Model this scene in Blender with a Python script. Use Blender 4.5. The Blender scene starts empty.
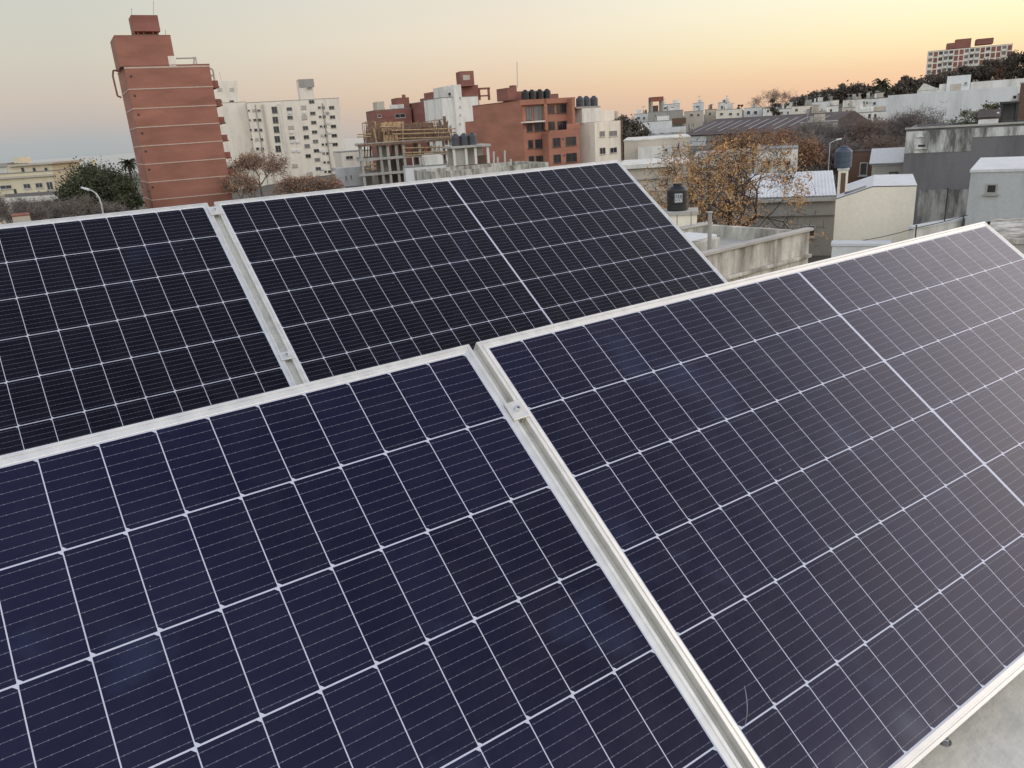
import bpy, math, random
from mathutils import Vector, Matrix, Euler
rnd = random.Random(7)
C = bpy.context.scene.collection
S = bpy.context.scene
R = math.radians

# ------------------------------------------------------------------ camera
CAM = Vector((-0.8112, -1.3228, 9.0))          # eye; the panel rows run along X, their backs face +Y
O_Z = CAM.z - 0.4347                           # height of the front row's upper edge
FPX = 772.07
ROW = [Vector((0.82362, -0.56341, -0.06497)), Vector((-0.22971, -0.22664, -0.9465)), Vector((0.51855, 0.79448, -0.31609))]
cam = bpy.data.cameras.new('camera'); cam_o = bpy.data.objects.new('camera', cam); C.objects.link(cam_o)
cam.sensor_width = 36.0; cam.lens = FPX / 1024 * 36.0; cam.clip_start = 0.02; cam.clip_end = 20000
m3 = Matrix((ROW[0], -ROW[1], -ROW[2])).transposed()
cam_o.matrix_world = Matrix.Translation(CAM) @ m3.to_4x4()
S.camera = cam_o

# ------------------------------------------------------------------ sky, sun, exposure
SUN_AZ, SUN_EL = 97.0, 9.0                     # azimuth from +Y towards +X
def lin(r, g, b):
    f = lambda c: ((c / 255 + 0.055) / 1.055) ** 2.4 if c > 10 else c / 255 / 12.92
    return (f(r), f(g), f(b), 1)
w = bpy.data.worlds.new('World'); S.world = w; w.use_nodes = True
nt = w.node_tree; bg = nt.nodes['Background']
def wn(t, **k):
    n = nt.nodes.new(t)
    for a, b in k.items(): setattr(n, a, b)
    return n
tc = wn('ShaderNodeTexCoord'); nrm = wn('ShaderNodeVectorMath', operation='NORMALIZE')
nt.links.new(tc.outputs['Generated'], nrm.inputs[0])
sep = wn('ShaderNodeSeparateXYZ'); nt.links.new(nrm.outputs[0], sep.inputs[0])
asn = wn('ShaderNodeMath', operation='ARCSINE'); nt.links.new(sep.outputs[2], asn.inputs[0])
elv = wn('ShaderNodeMath', operation='DIVIDE'); nt.links.new(asn.outputs[0], elv.inputs[0]); elv.inputs[1].default_value = math.pi / 2
sq = wn('ShaderNodeMath', operation='POWER'); sq.use_clamp = True; nt.links.new(elv.outputs[0], sq.inputs[0]); sq.inputs[1].default_value = 0.5
def ramp(stops):
    r = wn('ShaderNodeValToRGB'); cr = r.color_ramp
    while len(cr.elements) > 1: cr.elements.remove(cr.elements[-1])
    for i, (el, c) in enumerate(stops):
        p = math.sqrt(max(el, 0) / 90)
        e = cr.elements[0] if i == 0 else cr.elements.new(p)
        e.position = p; e.color = c
    nt.links.new(sq.outputs[0], r.inputs[0]); return r
far_side = ramp([(0, lin(168, 174, 176)), (0.9, lin(176, 179, 180)), (1.8, lin(190, 183, 178)), (3.2, lin(203, 191, 180)), (6, lin(208, 204, 190)),
                 (12, lin(204, 208, 202)), (26, (.92, .95, .98, 1)), (46, (.42, .47, .58, 1)), (75, (.26, .31, .46, 1))])
mid_side = ramp([(0, lin(198, 182, 172)), (1.0, lin(216, 190, 168)), (2.2, lin(227, 198, 170)), (3.6, lin(232, 209, 182)), (6, lin(238, 224, 202)),
                 (9.5, lin(231, 226, 212)), (15, lin(238, 236, 228)), (27, (1.5, 1.44, 1.42, 1)), (42, (.48, .51, .58, 1)), (75, (.26, .31, .46, 1))])
sun_side = ramp([(0, (.90, .52, .31, 1)), (1.2, (1.0, .63, .38, 1)), (2.0, (1.02, .71, .42, 1)), (3.2, (1.05, .88, .52, 1)), (4.4, (1.06, .98, .62, 1)), (7, (1.06, 1.05, .80, 1)),
                 (10.5, (.98, .93, .82, 1)), (17, (2.05, 1.88, 1.76, 1)), (28, (2.85, 2.65, 2.70, 1)), (40, (.58, .60, .70, 1)), (50, (.40, .43, .52, 1)), (75, (.26, .31, .46, 1))])
flat = wn('ShaderNodeVectorMath', operation='MULTIPLY'); nt.links.new(nrm.outputs[0], flat.inputs[0]); flat.inputs[1].default_value = (1, 1, 0)
fln = wn('ShaderNodeVectorMath', operation='NORMALIZE'); nt.links.new(flat.outputs[0], fln.inputs[0])
dot = wn('ShaderNodeVectorMath', operation='DOT_PRODUCT'); nt.links.new(fln.outputs[0], dot.inputs[0])
dot.inputs[1].default_value = (math.sin(R(SUN_AZ)), math.cos(R(SUN_AZ)), 0)
mr = wn('ShaderNodeMapRange'); nt.links.new(dot.outputs['Value'], mr.inputs[0])
mr.inputs[1].default_value = 0.0; mr.inputs[2].default_value = 0.93
lo_ = wn('ShaderNodeMapRange'); nt.links.new(mr.outputs[0], lo_.inputs[0]); lo_.inputs[2].default_value = .5
hi_ = wn('ShaderNodeMapRange'); nt.links.new(mr.outputs[0], hi_.inputs[0]); hi_.inputs[1].default_value = .5
mx0 = wn('ShaderNodeMix', data_type='RGBA'); nt.links.new(lo_.outputs[0], mx0.inputs[0]); nt.links.new(far_side.outputs[0], mx0.inputs[6]); nt.links.new(mid_side.outputs[0], mx0.inputs[7])
mix = wn('ShaderNodeMix', data_type='RGBA'); nt.links.new(hi_.outputs[0], mix.inputs[0])
nt.links.new(mx0.outputs[2], mix.inputs[6]); nt.links.new(sun_side.outputs[0], mix.inputs[7])
# sky behind the viewer lifted, an added fill for walls facing the camera
dot2 = wn('ShaderNodeVectorMath', operation='DOT_PRODUCT'); nt.links.new(fln.outputs[0], dot2.inputs[0]); dot2.inputs[1].default_value = (-math.sin(R(33)), -math.cos(R(33)), 0)
mr2 = wn('ShaderNodeMapRange', interpolation_type='SMOOTHSTEP'); nt.links.new(dot2.outputs['Value'], mr2.inputs[0]); mr2.inputs[1].default_value = -0.1; mr2.inputs[2].default_value = 0.8; mr2.inputs[3].default_value = 1.0; mr2.inputs[4].default_value = 1.95
bh = wn('ShaderNodeVectorMath', operation='SCALE'); nt.links.new(mix.outputs[2], bh.inputs[0]); nt.links.new(mr2.outputs[0], bh.inputs['Scale'])
nis = wn('ShaderNodeTexSky', sky_type='NISHITA', sun_disc=False)
nis.sun_elevation = R(2.0); nis.sun_rotation = R(SUN_AZ); nis.dust_density = 3.0; nis.ozone_density = 1.5
add = wn('ShaderNodeMix', data_type='RGBA', blend_type='ADD'); add.inputs[0].default_value = 0.02
nt.links.new(bh.outputs[0], add.inputs[6]); nt.links.new(nis.outputs[0], add.inputs[7])
nt.links.new(add.outputs[2], bg.inputs[0]); bg.inputs[1].default_value = 1.0

sun = bpy.data.lights.new('sun', 'SUN'); sun_o = bpy.data.objects.new('sun', sun); C.objects.link(sun_o)
sun.energy = 0.55; sun.angle = R(14); sun.color = (1.0, 0.80, 0.58)
sd = Vector((math.cos(R(SUN_EL)) * math.sin(R(SUN_AZ)), math.cos(R(SUN_EL)) * math.cos(R(SUN_AZ)), math.sin(R(SUN_EL))))
sun_o.rotation_euler = sd.to_track_quat('Z', 'Y').to_euler(); sun_o.location = (20, -6, 30)
S.view_settings.view_transform = 'Standard'; S.view_settings.look = 'None'
S.view_settings.exposure = 0.0; S.view_settings.gamma = 1.0; S.view_settings.use_curve_mapping = False

# ------------------------------------------------------------------ helpers
HD = Vector((math.sin(R(33.132)), math.cos(R(33.132)), 0)); RT = Vector((HD.y, -HD.x, 0))
def ray(px, py):
    return ROW[0] * ((px - 512) / FPX) + ROW[1] * ((py - 384) / FPX) + ROW[2]
def at(px, py, v):                              # world point of a pixel at forward distance v
    d = ray(px, py); return CAM + d * (v / d.dot(HD))
def sstep(a, b, t):
    t = min(1, max(0, (t - a) / (b - a))); return t * t * (3 - 2 * t)
def ground_z(x, y):
    p = Vector((x, y, 0)) - Vector((CAM.x, CAM.y, 0)); v = p.dot(HD); u = p.dot(RT)
    if v < 1: return 0.0
    k = u / v
    hill = 15.5 * sstep(60, 400, v) * sstep(-0.08, 0.62, k) * (1 - 0.9 * sstep(520, 1400, v))
    dip = -5.0 * sstep(80, 260, v) * sstep(-0.12, -0.45, k)
    shore = -9 * sstep(560, 760, v) * sstep(.16, .02, k)
    return shore + hill + (-5.0 * sstep(80, 260, v) * sstep(0.12, 0.45, -k)) - 6 * sstep(900, 3000, v)
def base_at(px, v, py=None):
    p = at(px, py if py is not None else 150, v); return Vector((p.x, p.y, ground_z(p.x, p.y)))

class MB:
    def __init__(s): s.v = []; s.f = []; s.mi = []
    def quad(s, pts, mi=0):
        n = len(s.v); s.v += [tuple(p) for p in pts]; s.f.append(tuple(range(n, n + len(pts)))); s.mi.append(mi)
    def box(s, x0, x1, y0, y1, z0, z1, mi=0, tf=None):
        P = [Vector(p) for p in ((x0,y0,z0),(x1,y0,z0),(x1,y1,z0),(x0,y1,z0),(x0,y0,z1),(x1,y0,z1),(x1,y1,z1),(x0,y1,z1))]
        if tf: P = [tf @ p for p in P]
        n = len(s.v); s.v += [tuple(p) for p in P]
        for f in ((0,3,2,1),(4,5,6,7),(0,1,5,4),(1,2,6,5),(2,3,7,6),(3,0,4,7)):
            s.f.append(tuple(n + i for i in f)); s.mi.append(mi)
        return s
    def bar(s, a, b, r0, r1=None, n=6, cap=True, mi=0):
        a, b = Vector(a), Vector(b); r1 = r0 if r1 is None else r1
        d = (b - a); 
        if d.length < 1e-6: return s
        d.normalize(); e = d.orthogonal().normalized(); g = d.cross(e); k = len(s.v)
        for c, r in ((a, r0), (b, r1)):
            for i in range(n):
                t = 2 * math.pi * (i + .5) / n; s.v.append(tuple(c + e * (math.cos(t) * r) + g * (math.sin(t) * r)))
        for i in range(n):
            j = (i + 1) % n; s.f.append((k + i, k + j, k + n + j, k + n + i)); s.mi.append(mi)
        if cap:
            s.f.append(tuple(k + n - 1 - i for i in range(n))); s.mi.append(mi); s.f.append(tuple(k + n + i for i in range(n))); s.mi.append(mi)
        return s
    def path(s, pts, r, n=6):
        for a, b in zip(pts, pts[1:]): s.bar(a, b, r, r, n)
        return s
    def lathe(s, prof, c=(0, 0, 0), n=20, mi=0):
        c = Vector(c); k = len(s.v)
        for r, z in prof:
            for i in range(n):
                t = 2 * math.pi * i / n; s.v.append((c.x + r * math.cos(t), c.y + r * math.sin(t), c.z + z))
        for q in range(len(prof) - 1):
            for i in range(n):
                j = (i + 1) % n; s.f.append((k + q*n + i, k + q*n + j, k + (q+1)*n + j, k + (q+1)*n + i)); s.mi.append(mi)
        s.f.append(tuple(k + n - 1 - i for i in range(n))); s.mi.append(mi)
        s.f.append(tuple(k + (len(prof) - 1) * n + i for i in range(n))); s.mi.append(mi)
        return s
    def mesh(s, name, mats, smooth=False):
        me = bpy.data.meshes.new(name); me.from_pydata(s.v, [], s.f); me.update()
        for m in (mats if isinstance(mats, (list, tuple)) else [mats]): me.materials.append(m)
        if any(s.mi): me.polygons.foreach_set('material_index', s.mi)
        if smooth: me.polygons.foreach_set('use_smooth', [True] * len(me.polygons))
        return me
    def build(s, name, mats, parent=None, smooth=False, bevel=0):
        o = bpy.data.objects.new(name, s.mesh(name, mats, smooth)); C.objects.link(o)
        if parent: o.parent = parent
        if bevel:
            b = o.modifiers.new('bevel', 'BEVEL'); b.width = bevel; b.segments = 2; b.limit_method = 'ANGLE'
        return o
def tag(o, label=None, cat=None, group=None, kind=None):
    if label: o['label'] = label
    if cat: o['category'] = cat
    if group: o['group'] = group
    if kind: o['kind'] = kind
    return o
def thing(name, label, cat, loc, rz=0, group=None):
    o = bpy.data.objects.new(name, None); C.objects.link(o); o.location = loc; o.rotation_euler = (0, 0, rz); o.empty_display_size = .2
    return tag(o, label, cat, group)
def inst(name, me, parent, loc=(0, 0, 0), rz=0):
    o = bpy.data.objects.new(name, me); C.objects.link(o); o.parent = parent; o.location = loc; o.rotation_euler = (0, 0, rz); return o
def copy_tree(o, parent=None):
    c = o.copy(); C.objects.link(c)
    if parent: c.parent = parent
    for ch in list(o.children): copy_tree(ch, c)
    return c

# ------------------------------------------------------------------ materials
def newmat(name):
    m = bpy.data.materials.new(name); m.use_nodes = True; n = m.node_tree; return m, n, n.nodes['Principled BSDF']
def plaster(name, col, dirt=None, amt=.5, scale=.6, rough=.9, streak=True, fine=6.0, bump=.15, lo=.48, hi=.72):
    m, n, b = newmat(name); L = n.links.new
    dirt = dirt or tuple(c * .62 for c in col[:3])
    g = n.nodes.new('ShaderNodeNewGeometry'); mp = n.nodes.new('ShaderNodeMapping'); L(g.outputs['Position'], mp.inputs[0])
    mp.inputs['Scale'].default_value = (1, 1, .22 if streak else 1)
    a = n.nodes.new('ShaderNodeTexNoise'); a.inputs['Scale'].default_value = scale; a.inputs['Detail'].default_value = 9; a.inputs['Roughness'].default_value = .65
    L(mp.outputs[0], a.inputs[0])
    r = n.nodes.new('ShaderNodeMapRange'); L(a.outputs['Fac'], r.inputs[0]); r.inputs[1].default_value = lo; r.inputs[2].default_value = hi; r.inputs[4].default_value = amt
    f = n.nodes.new('ShaderNodeTexNoise'); f.inputs['Scale'].default_value = fine; f.inputs['Detail'].default_value = 6; L(g.outputs['Position'], f.inputs[0])
    x = n.nodes.new('ShaderNodeMix'); x.data_type = 'RGBA'; L(r.outputs[0], x.inputs[0])
    x.inputs[6].default_value = (*col[:3], 1); x.inputs[7].default_value = (*dirt[:3], 1)
    hs = n.nodes.new('ShaderNodeHueSaturation'); L(x.outputs[2], hs.inputs['Color'])
    vr = n.nodes.new('ShaderNodeMapRange'); L(f.outputs['Fac'], vr.inputs[0]); vr.inputs[3].default_value = .88; vr.inputs[4].default_value = 1.12
    L(vr.outputs[0], hs.inputs['Value']); L(hs.outputs[0], b.inputs['Base Color']); b.inputs['Roughness'].default_value = rough
    bp = n.nodes.new('ShaderNodeBump'); bp.inputs['Strength'].default_value = bump; bp.inputs['Distance'].default_value = .03; L(f.outputs['Fac'], bp.inputs['Height']); L(bp.outputs[0], b.inputs['Normal'])
    return m
def brick(name, c1, c2, mortar, rowh=.075):
    m, n, b = newmat(name); L = n.links.new
    tcd = n.nodes.new('ShaderNodeTexCoord'); sp = n.nodes.new('ShaderNodeSeparateXYZ'); L(tcd.outputs['Object'], sp.inputs[0])
    ad = n.nodes.new('ShaderNodeMath'); L(sp.outputs[0], ad.inputs[0]); L(sp.outputs[1], ad.inputs[1])
    cb = n.nodes.new('ShaderNodeCombineXYZ'); L(ad.outputs[0], cb.inputs[0]); L(sp.outputs[2], cb.inputs[1])
    k = n.nodes.new('ShaderNodeTexBrick'); L(cb.outputs[0], k.inputs[0]); k.inputs['Scale'].default_value = 1
    k.inputs['Brick Width'].default_value = .27; k.inputs['Row Height'].default_value = rowh; k.inputs['Mortar Size'].default_value = .008
    k.inputs['Color1'].default_value = (*c1, 1); k.inputs['Color2'].default_value = (*c2, 1); k.inputs['Mortar'].default_value = (*mortar, 1)
    f = n.nodes.new('ShaderNodeTexNoise'); f.inputs['Scale'].default_value = .35; f.inputs['Detail'].default_value = 8
    mp = n.nodes.new('ShaderNodeMapping'); mp.inputs['Scale'].default_value = (.5, .5, 1.6); L(tcd.outputs['Object'], mp.inputs[0]); L(mp.outputs[0], f.inputs[0])
    hs = n.nodes.new('ShaderNodeHueSaturation'); L(k.outputs['Color'], hs.inputs['Color'])
    vr = n.nodes.new('ShaderNodeMapRange'); L(f.outputs['Fac'], vr.inputs[0]); vr.inputs[1].default_value = .3; vr.inputs[2].default_value = .7; vr.inputs[3].default_value = .8; vr.inputs[4].default_value = 1.18
    L(vr.outputs[0], hs.inputs['Value']); L(hs.outputs[0], b.inputs['Base Color']); b.inputs['Roughness'].default_value = .9
    return m
def simple(name, col, rough=.6, metal=0.0, var=.12, scale=4.0, spec=.5):
    m, n, b = newmat(name); L = n.links.new
    g = n.nodes.new('ShaderNodeNewGeometry'); f = n.nodes.new('ShaderNodeTexNoise'); f.inputs['Scale'].default_value = scale; f.inputs['Detail'].default_value = 5; L(g.outputs['Position'], f.inputs[0])
    hs = n.nodes.new('ShaderNodeHueSaturation'); hs.inputs['Color'].default_value = (*col[:3], 1)
    vr = n.nodes.new('ShaderNodeMapRange'); L(f.outputs['Fac'], vr.inputs[0]); vr.inputs[1].default_value = .3; vr.inputs[2].default_value = .7; vr.inputs[3].default_value = 1 - var; vr.inputs[4].default_value = 1 + var
    L(vr.outputs[0], hs.inputs['Value']); L(hs.outputs[0], b.inputs['Base Color'])
    b.inputs['Roughness'].default_value = rough; b.inputs['Metallic'].default_value = metal; b.inputs['Specular IOR Level'].default_value = spec
    return m
def leafmat(name, c1, c2, scale=.9, transl=.25):
    m, n, b = newmat(name); L = n.links.new
    g = n.nodes.new('ShaderNodeNewGeometry'); f = n.nodes.new('ShaderNodeTexNoise'); f.inputs['Scale'].default_value = scale; f.inputs['Detail'].default_value = 7; f.inputs['Roughness'].default_value = .7; L(g.outputs['Position'], f.inputs[0])
    r = n.nodes.new('ShaderNodeMapRange'); L(f.outputs['Fac'], r.inputs[0]); r.inputs[1].default_value = .35; r.inputs[2].default_value = .65
    x = n.nodes.new('ShaderNodeMix'); x.data_type = 'RGBA'; L(r.outputs[0], x.inputs[0]); x.inputs[6].default_value = (*c1, 1); x.inputs[7].default_value = (*c2, 1)
    L(x.outputs[2], b.inputs['Base Color']); b.inputs['Roughness'].default_value = .8; b.inputs['Specular IOR Level'].default_value = .2
    return m
M = {}
M['white'] = plaster('white_plaster', (.76, .74, .69), (.50, .48, .44), .8, .9, lo=.44)
M['bluewhite'] = plaster('bluish_white_plaster', (.67, .675, .66), (.48, .485, .475), .8, .8, lo=.42)
M['offwhite'] = plaster('aged_white_plaster', (.70, .67, .61), (.40, .38, .34), .85, 1.0, lo=.42)
M['cream'] = plaster('cream_plaster', (.84, .77, .63), (.66, .60, .48), .6, .5)
M['creamgrey'] = plaster('pale_cream_plaster', (.77, .70, .59), (.54, .49, .42), .6, .9, lo=.45)
M['yellow'] = plaster('yellow_plaster', (.64, .56, .40), (.48, .43, .32), .6, .9)
M['beige'] = plaster('beige_plaster', (.50, .44, .36), (.34, .30, .25), .7)
M['smallwhite'] = plaster('greyish_white_plaster', (.46, .47, .465), (.32, .32, .31), .8, .6, lo=.42)
M['grey'] = plaster('grey_render', (.17, .165, .168), (.105, .10, .102), .9, .7, lo=.40, hi=.68)
M['midgrey'] = plaster('grey_plaster', (.34, .32, .285), (.23, .215, .195), .7)
M['concrete'] = plaster('weathered_concrete', (.42, .40, .36), (.22, .21, .19), .8, .7)
M['stained'] = plaster('mouldy_white_wall', (.60, .60, .56), (.12, .115, .11), 1.0, 1.1, fine=9, lo=.42, hi=.60)
M['mould'] = plaster('mould_stained_wall', (.34, .33, .31), (.10, .095, .09), 1.0, 1.6, fine=9, lo=.40, hi=.6)
M['oldwall'] = plaster('worn_parapet_plaster', (.56, .535, .47), (.14, .13, .105), .95, 2.1, fine=8, bump=.5, lo=.40, hi=.62)
M['roofwhite'] = plaster('white_roof_coating', (.62, .63, .62), (.44, .44, .43), .6, .8, streak=False)
M['roofgrey'] = plaster('grey_roof_membrane', (.24, .235, .225), (.15, .145, .14), .7, .8, streak=False)
M['terrace'] = plaster('pale_terrace_screed', (.60, .575, .50), (.40, .38, .33), .8, 2.6, streak=False, fine=22, bump=.3)
M['brick_tower'] = brick('tower_brick', (.33, .138, .094), (.29, .12, .084), (.30, .15, .11))
M['brick_block'] = brick('apartment_brick', (.41, .175, .112), (.37, .155, .10), (.36, .18, .13))
M['brick_dark'] = brick('dark_brick', (.27, .105, .078), (.24, .095, .072), (.24, .12, .095))
M['band'] = simple('pale_concrete_band', (.50, .38, .31), .9)
M['glass'] = simple('dark_window_glass', (.035, .035, .038), .12, 0, .3, 1.2)
M['shutter'] = simple('grey_roller_shutter', (.17, .155, .15), .7)
M['winframe'] = simple('pale_window_frame', (.45, .43, .40), .6)
M['darkframe'] = simple('brown_window_frame', (.10, .07, .055), .6)
M['metal'] = simple('galvanised_steel', (.42, .43, .43), .5, .5)
M['bolt'] = simple('zinc_bolt', (.34, .34, .35), .25, .9)
M['rust'] = simple('rusty_steel', (.13, .075, .05), .8)
M['dark'] = simple('dark_paint', (.03, .03, .032), .6)
M['blackplastic'] = simple('black_polyethylene', (.014, .014, .016), .45)
M['bluetank'] = simple('blue_grey_polyethylene', (.055, .072, .10), .5)
M['greytank'] = simple('dark_grey_polyethylene', (.055, .06, .068), .5)
M['labelwhite'] = simple('white_label', (.62, .63, .64), .6)
M['fadedtin'] = simple('dull_skylight_sheet', (.28, .27, .26), .7)
M['tin'] = simple('weathered_tin_sheet', (.36, .39, .40), .5, .3)
M['darkroof'] = simple('dark_fibre_cement', (.09, .066, .062), .85, 0, .3, .4)
M['terracotta'] = simple('terracotta_tiles', (.24, .085, .055), .85, 0, .3, 1.5)
M['timber'] = simple('raw_formwork_timber', (.47, .32, .175), .85, 0, .35, 3)
M['darktimber'] = simple('wet_formwork_board', (.20, .125, .085), .85, 0, .35, 2)
M['bark'] = simple('dark_bark', (.060, .043, .036), .95, 0, .3, 8)
M['greybark'] = simple('grey_bark', (.115, .088, .078), .95, 0, .3, 6)
M['twig'] = simple('brown_twigs', (.20, .14, .115), .95, 0, .3, 2)
M['greytwig'] = simple('grey_twigs', (.17, .145, .13), .95, 0, .3, 2)
M['orangeleaf'] = leafmat('dry_orange_leaves', (.40, .22, .095), (.60, .37, .175), 1.4)
M['brownleaf'] = leafmat('dry_brown_leaves', (.21, .115, .070), (.30, .17, .10), .8)
M['rustleaf'] = leafmat('faded_rust_leaves', (.31, .165, .095), (.40, .24, .145), .6)
M['pine'] = leafmat('dark_pine_needles', (.040, .048, .028), (.085, .092, .05), .7)
M['darkleaf'] = leafmat('dark_evergreen_leaves', (.075, .064, .054), (.14, .11, .085), .5)
M['oliveleaf'] = leafmat('olive_green_leaves', (.075, .075, .035), (.14, .125, .06), 1.2)
M['palegreen'] = leafmat('pale_grey_green_leaves', (.13, .13, .09), (.22, .21, .15), 1.5)
M['palm'] = leafmat('palm_fronds', (.030, .034, .022), (.065, .065, .04), 1)

# aluminium of the panel frames and the clamps
def aluminium(name, col, rough):
    m, n, b = newmat(name); L = n.links.new
    g = n.nodes.new('ShaderNodeNewGeometry'); f = n.nodes.new('ShaderNodeTexNoise'); f.inputs['Scale'].default_value = 35; f.inputs['Detail'].default_value = 6; L(g.outputs['Position'], f.inputs[0])
    vr = n.nodes.new('ShaderNodeMapRange'); L(f.outputs['Fac'], vr.inputs[0]); vr.inputs[1].default_value = .3; vr.inputs[2].default_value = .7; vr.inputs[3].default_value = rough - .06; vr.inputs[4].default_value = rough + .08; L(vr.outputs[0], b.inputs['Roughness'])
    hs = n.nodes.new('ShaderNodeHueSaturation'); hs.inputs['Color'].default_value = (*col, 1); v2 = n.nodes.new('ShaderNodeMapRange'); L(f.outputs['Fac'], v2.inputs[0]); v2.inputs[1].default_value = .3; v2.inputs[2].default_value = .7; v2.inputs[3].default_value = .93; v2.inputs[4].default_value = 1.05
    L(v2.outputs[0], hs.inputs['Value']); L(hs.outputs[0], b.inputs['Base Color']); b.inputs['Metallic'].default_value = .6
    return m
M['alu'] = aluminium('anodised_aluminium', (.735, .715, .66), .44)
M['seam'] = plaster('dusty_seam_channel', (.52, .51, .46), (.34, .33, .29), .8, 14, streak=False, fine=60)
M['alu_raw'] = aluminium('mill_aluminium', (.56, .57, .57), .38)

# ------------------------------------------------------------------ the photovoltaic cell sheet
PX, PY, CG = .085, .168 * .999, .0069
PW = 24 * PX + CG
def cell_material(name, ca, cb_, smud, ior):
    m, n, b = newmat(name); L = n.links.new
    def mth(op, a, c=None, clamp=False):
        k = n.nodes.new('ShaderNodeMath'); k.operation = op; k.use_clamp = clamp
        for i, s in enumerate((a, c)):
            if s is None: continue
            if isinstance(s, (int, float)): k.inputs[i].default_value = s
            else: L(s, k.inputs[i])
        return k.outputs[0]
    t = n.nodes.new('ShaderNodeTexCoord'); sp = n.nodes.new('ShaderNodeSeparateXYZ'); L(t.outputs['Object'], sp.inputs[0])
    x, y = sp.outputs[0], mth('MULTIPLY', sp.outputs[1], -1)
    right = mth('GREATER_THAN', x, 12 * PX + CG / 2)
    xs = mth('SUBTRACT', x, mth('MULTIPLY', right, CG))
    kx = mth('DIVIDE', xs, PX); ky = mth('DIVIDE', y, PY)
    fx, fy = mth('FRACT', kx), mth('FRACT', ky)
    dx = mth('MULTIPLY', mth('MINIMUM', fx, mth('SUBTRACT', 1, fx)), PX)
    dy = mth('MULTIPLY', mth('MINIMUM', fy, mth('SUBTRACT', 1, fy)), PY)
    mid = mth('MULTIPLY', mth('GREATER_THAN', x, 12 * PX), mth('LESS_THAN', x, 12 * PX + CG))
    out = mth('MAXIMUM', mth('MAXIMUM', mth('LESS_THAN', xs, 0), mth('GREATER_THAN', xs, 24 * PX)), mth('MAXIMUM', mth('LESS_THAN', y, 0), mth('GREATER_THAN', y, 6 * PY)))
    gap = mth('MAXIMUM', mth('LESS_THAN', dx, .00085), mth('LESS_THAN', dy, .00125))
    # chamfered corners: strong on one diagonal of every crossing, slight on the other
    sx = mth('GREATER_THAN', fx, .5); sy = mth('GREATER_THAN', fy, .5)
    diag = mth('ABSOLUTE', mth('SUBTRACT', sx, sy))
    cham = mth('LESS_THAN', mth('ADD', dx, dy), mth('ADD', .0028, mth('MULTIPLY', diag, .0048)))
    white = mth('MAXIMUM', mth('MAXIMUM', gap, cham), mth('MAXIMUM', mid, out))
    bb = mth('MULTIPLY', mth('ABSOLUTE', mth('SUBTRACT', mth('FRACT', mth('MULTIPLY', fy, 9.0)), .5)), PY / 9)
    fdot = mth('ABSOLUTE', mth('SUBTRACT', mth('FRACT', mth('ADD', mth('MULTIPLY', fx, 7.0), .0)), .5))
    dotm = mth('LESS_THAN', fdot, .07)
    bus = mth('LESS_THAN', bb, mth('ADD', .00031, mth('MULTIPLY', dotm, .00044)))
    # cell-to-cell tone
    wn_ = n.nodes.new('ShaderNodeTexWhiteNoise'); wn_.noise_dimensions = '3D'
    cb = n.nodes.new('ShaderNodeCombineXYZ'); L(mth('FLOOR', kx), cb.inputs[0]); L(mth('FLOOR', ky), cb.inputs[1])
    oi = n.nodes.new('ShaderNodeObjectInfo'); L(oi.outputs['Random'], cb.inputs[2]); L(cb.outputs[0], wn_.inputs['Vector'])
    ns = n.nodes.new('ShaderNodeTexNoise'); ns.inputs['Scale'].default_value = 5.5; ns.inputs['Detail'].default_value = 4; ns.inputs['Roughness'].default_value = .55
    g = n.nodes.new('ShaderNodeNewGeometry'); L(g.outputs['Position'], ns.inputs[0])
    sm = n.nodes.new('ShaderNodeMapRange'); L(ns.outputs['Fac'], sm.inputs[0]); sm.inputs[1].default_value = .60; sm.inputs[2].default_value = .80; sm.inputs[4].default_value = smud
    c1 = n.nodes.new('ShaderNodeMix'); c1.data_type = 'RGBA'; L(wn_.outputs['Value'], c1.inputs[0])
    c1.inputs[6].default_value = (*ca, 1); c1.inputs[7].default_value = (*cb_, 1)
    c2 = n.nodes.new('ShaderNodeMix'); c2.data_type = 'RGBA'; L(sm.outputs[0], c2.inputs[0]); L(c1.outputs[2], c2.inputs[6]); c2.inputs[7].default_value = (.020, .028, .062, 1)
    c3 = n.nodes.new('ShaderNodeMix'); c3.data_type = 'RGBA'; L(mth('MULTIPLY', bus, .40), c3.inputs[0]); L(c2.outputs[2], c3.inputs[6]); c3.inputs[7].default_value = (.34, .35, .40, 1)
    c4 = n.nodes.new('ShaderNodeMix'); c4.data_type = 'RGBA'; L(white, c4.inputs[0]); L(c3.outputs[2], c4.inputs[6]); c4.inputs[7].default_value = (.50, .52, .59, 1)
    # thin dust film on the glass
    du = n.nodes.new('ShaderNodeTexNoise'); du.inputs['Scale'].default_value = 14; du.inputs['Detail'].default_value = 8; du.inputs['Roughness'].default_value = .75; L(g.outputs['Position'], du.inputs[0])
    dr = n.nodes.new('ShaderNodeMapRange'); L(du.outputs['Fac'], dr.inputs[0]); dr.inputs[1].default_value = .42; dr.inputs[2].default_value = .8; dr.inputs[4].default_value = .022
    c5 = n.nodes.new('ShaderNodeMix'); c5.data_type = 'RGBA'; edge = n.nodes.new('ShaderNodeMapRange'); edge.interpolation_type = 'SMOOTHSTEP'; L(y, edge.inputs[0]); edge.inputs[1].default_value = 6 * PY - .11; edge.inputs[2].default_value = 6 * PY + .01
    en = n.nodes.new('ShaderNodeTexNoise'); en.inputs['Scale'].default_value = 11; en.inputs['Detail'].default_value = 6; L(g.outputs['Position'], en.inputs[0])
    em = n.nodes.new('ShaderNodeMapRange'); L(en.outputs['Fac'], em.inputs[0]); em.inputs[1].default_value = .42; em.inputs[2].default_value = .75; em.inputs[4].default_value = .16
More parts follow.
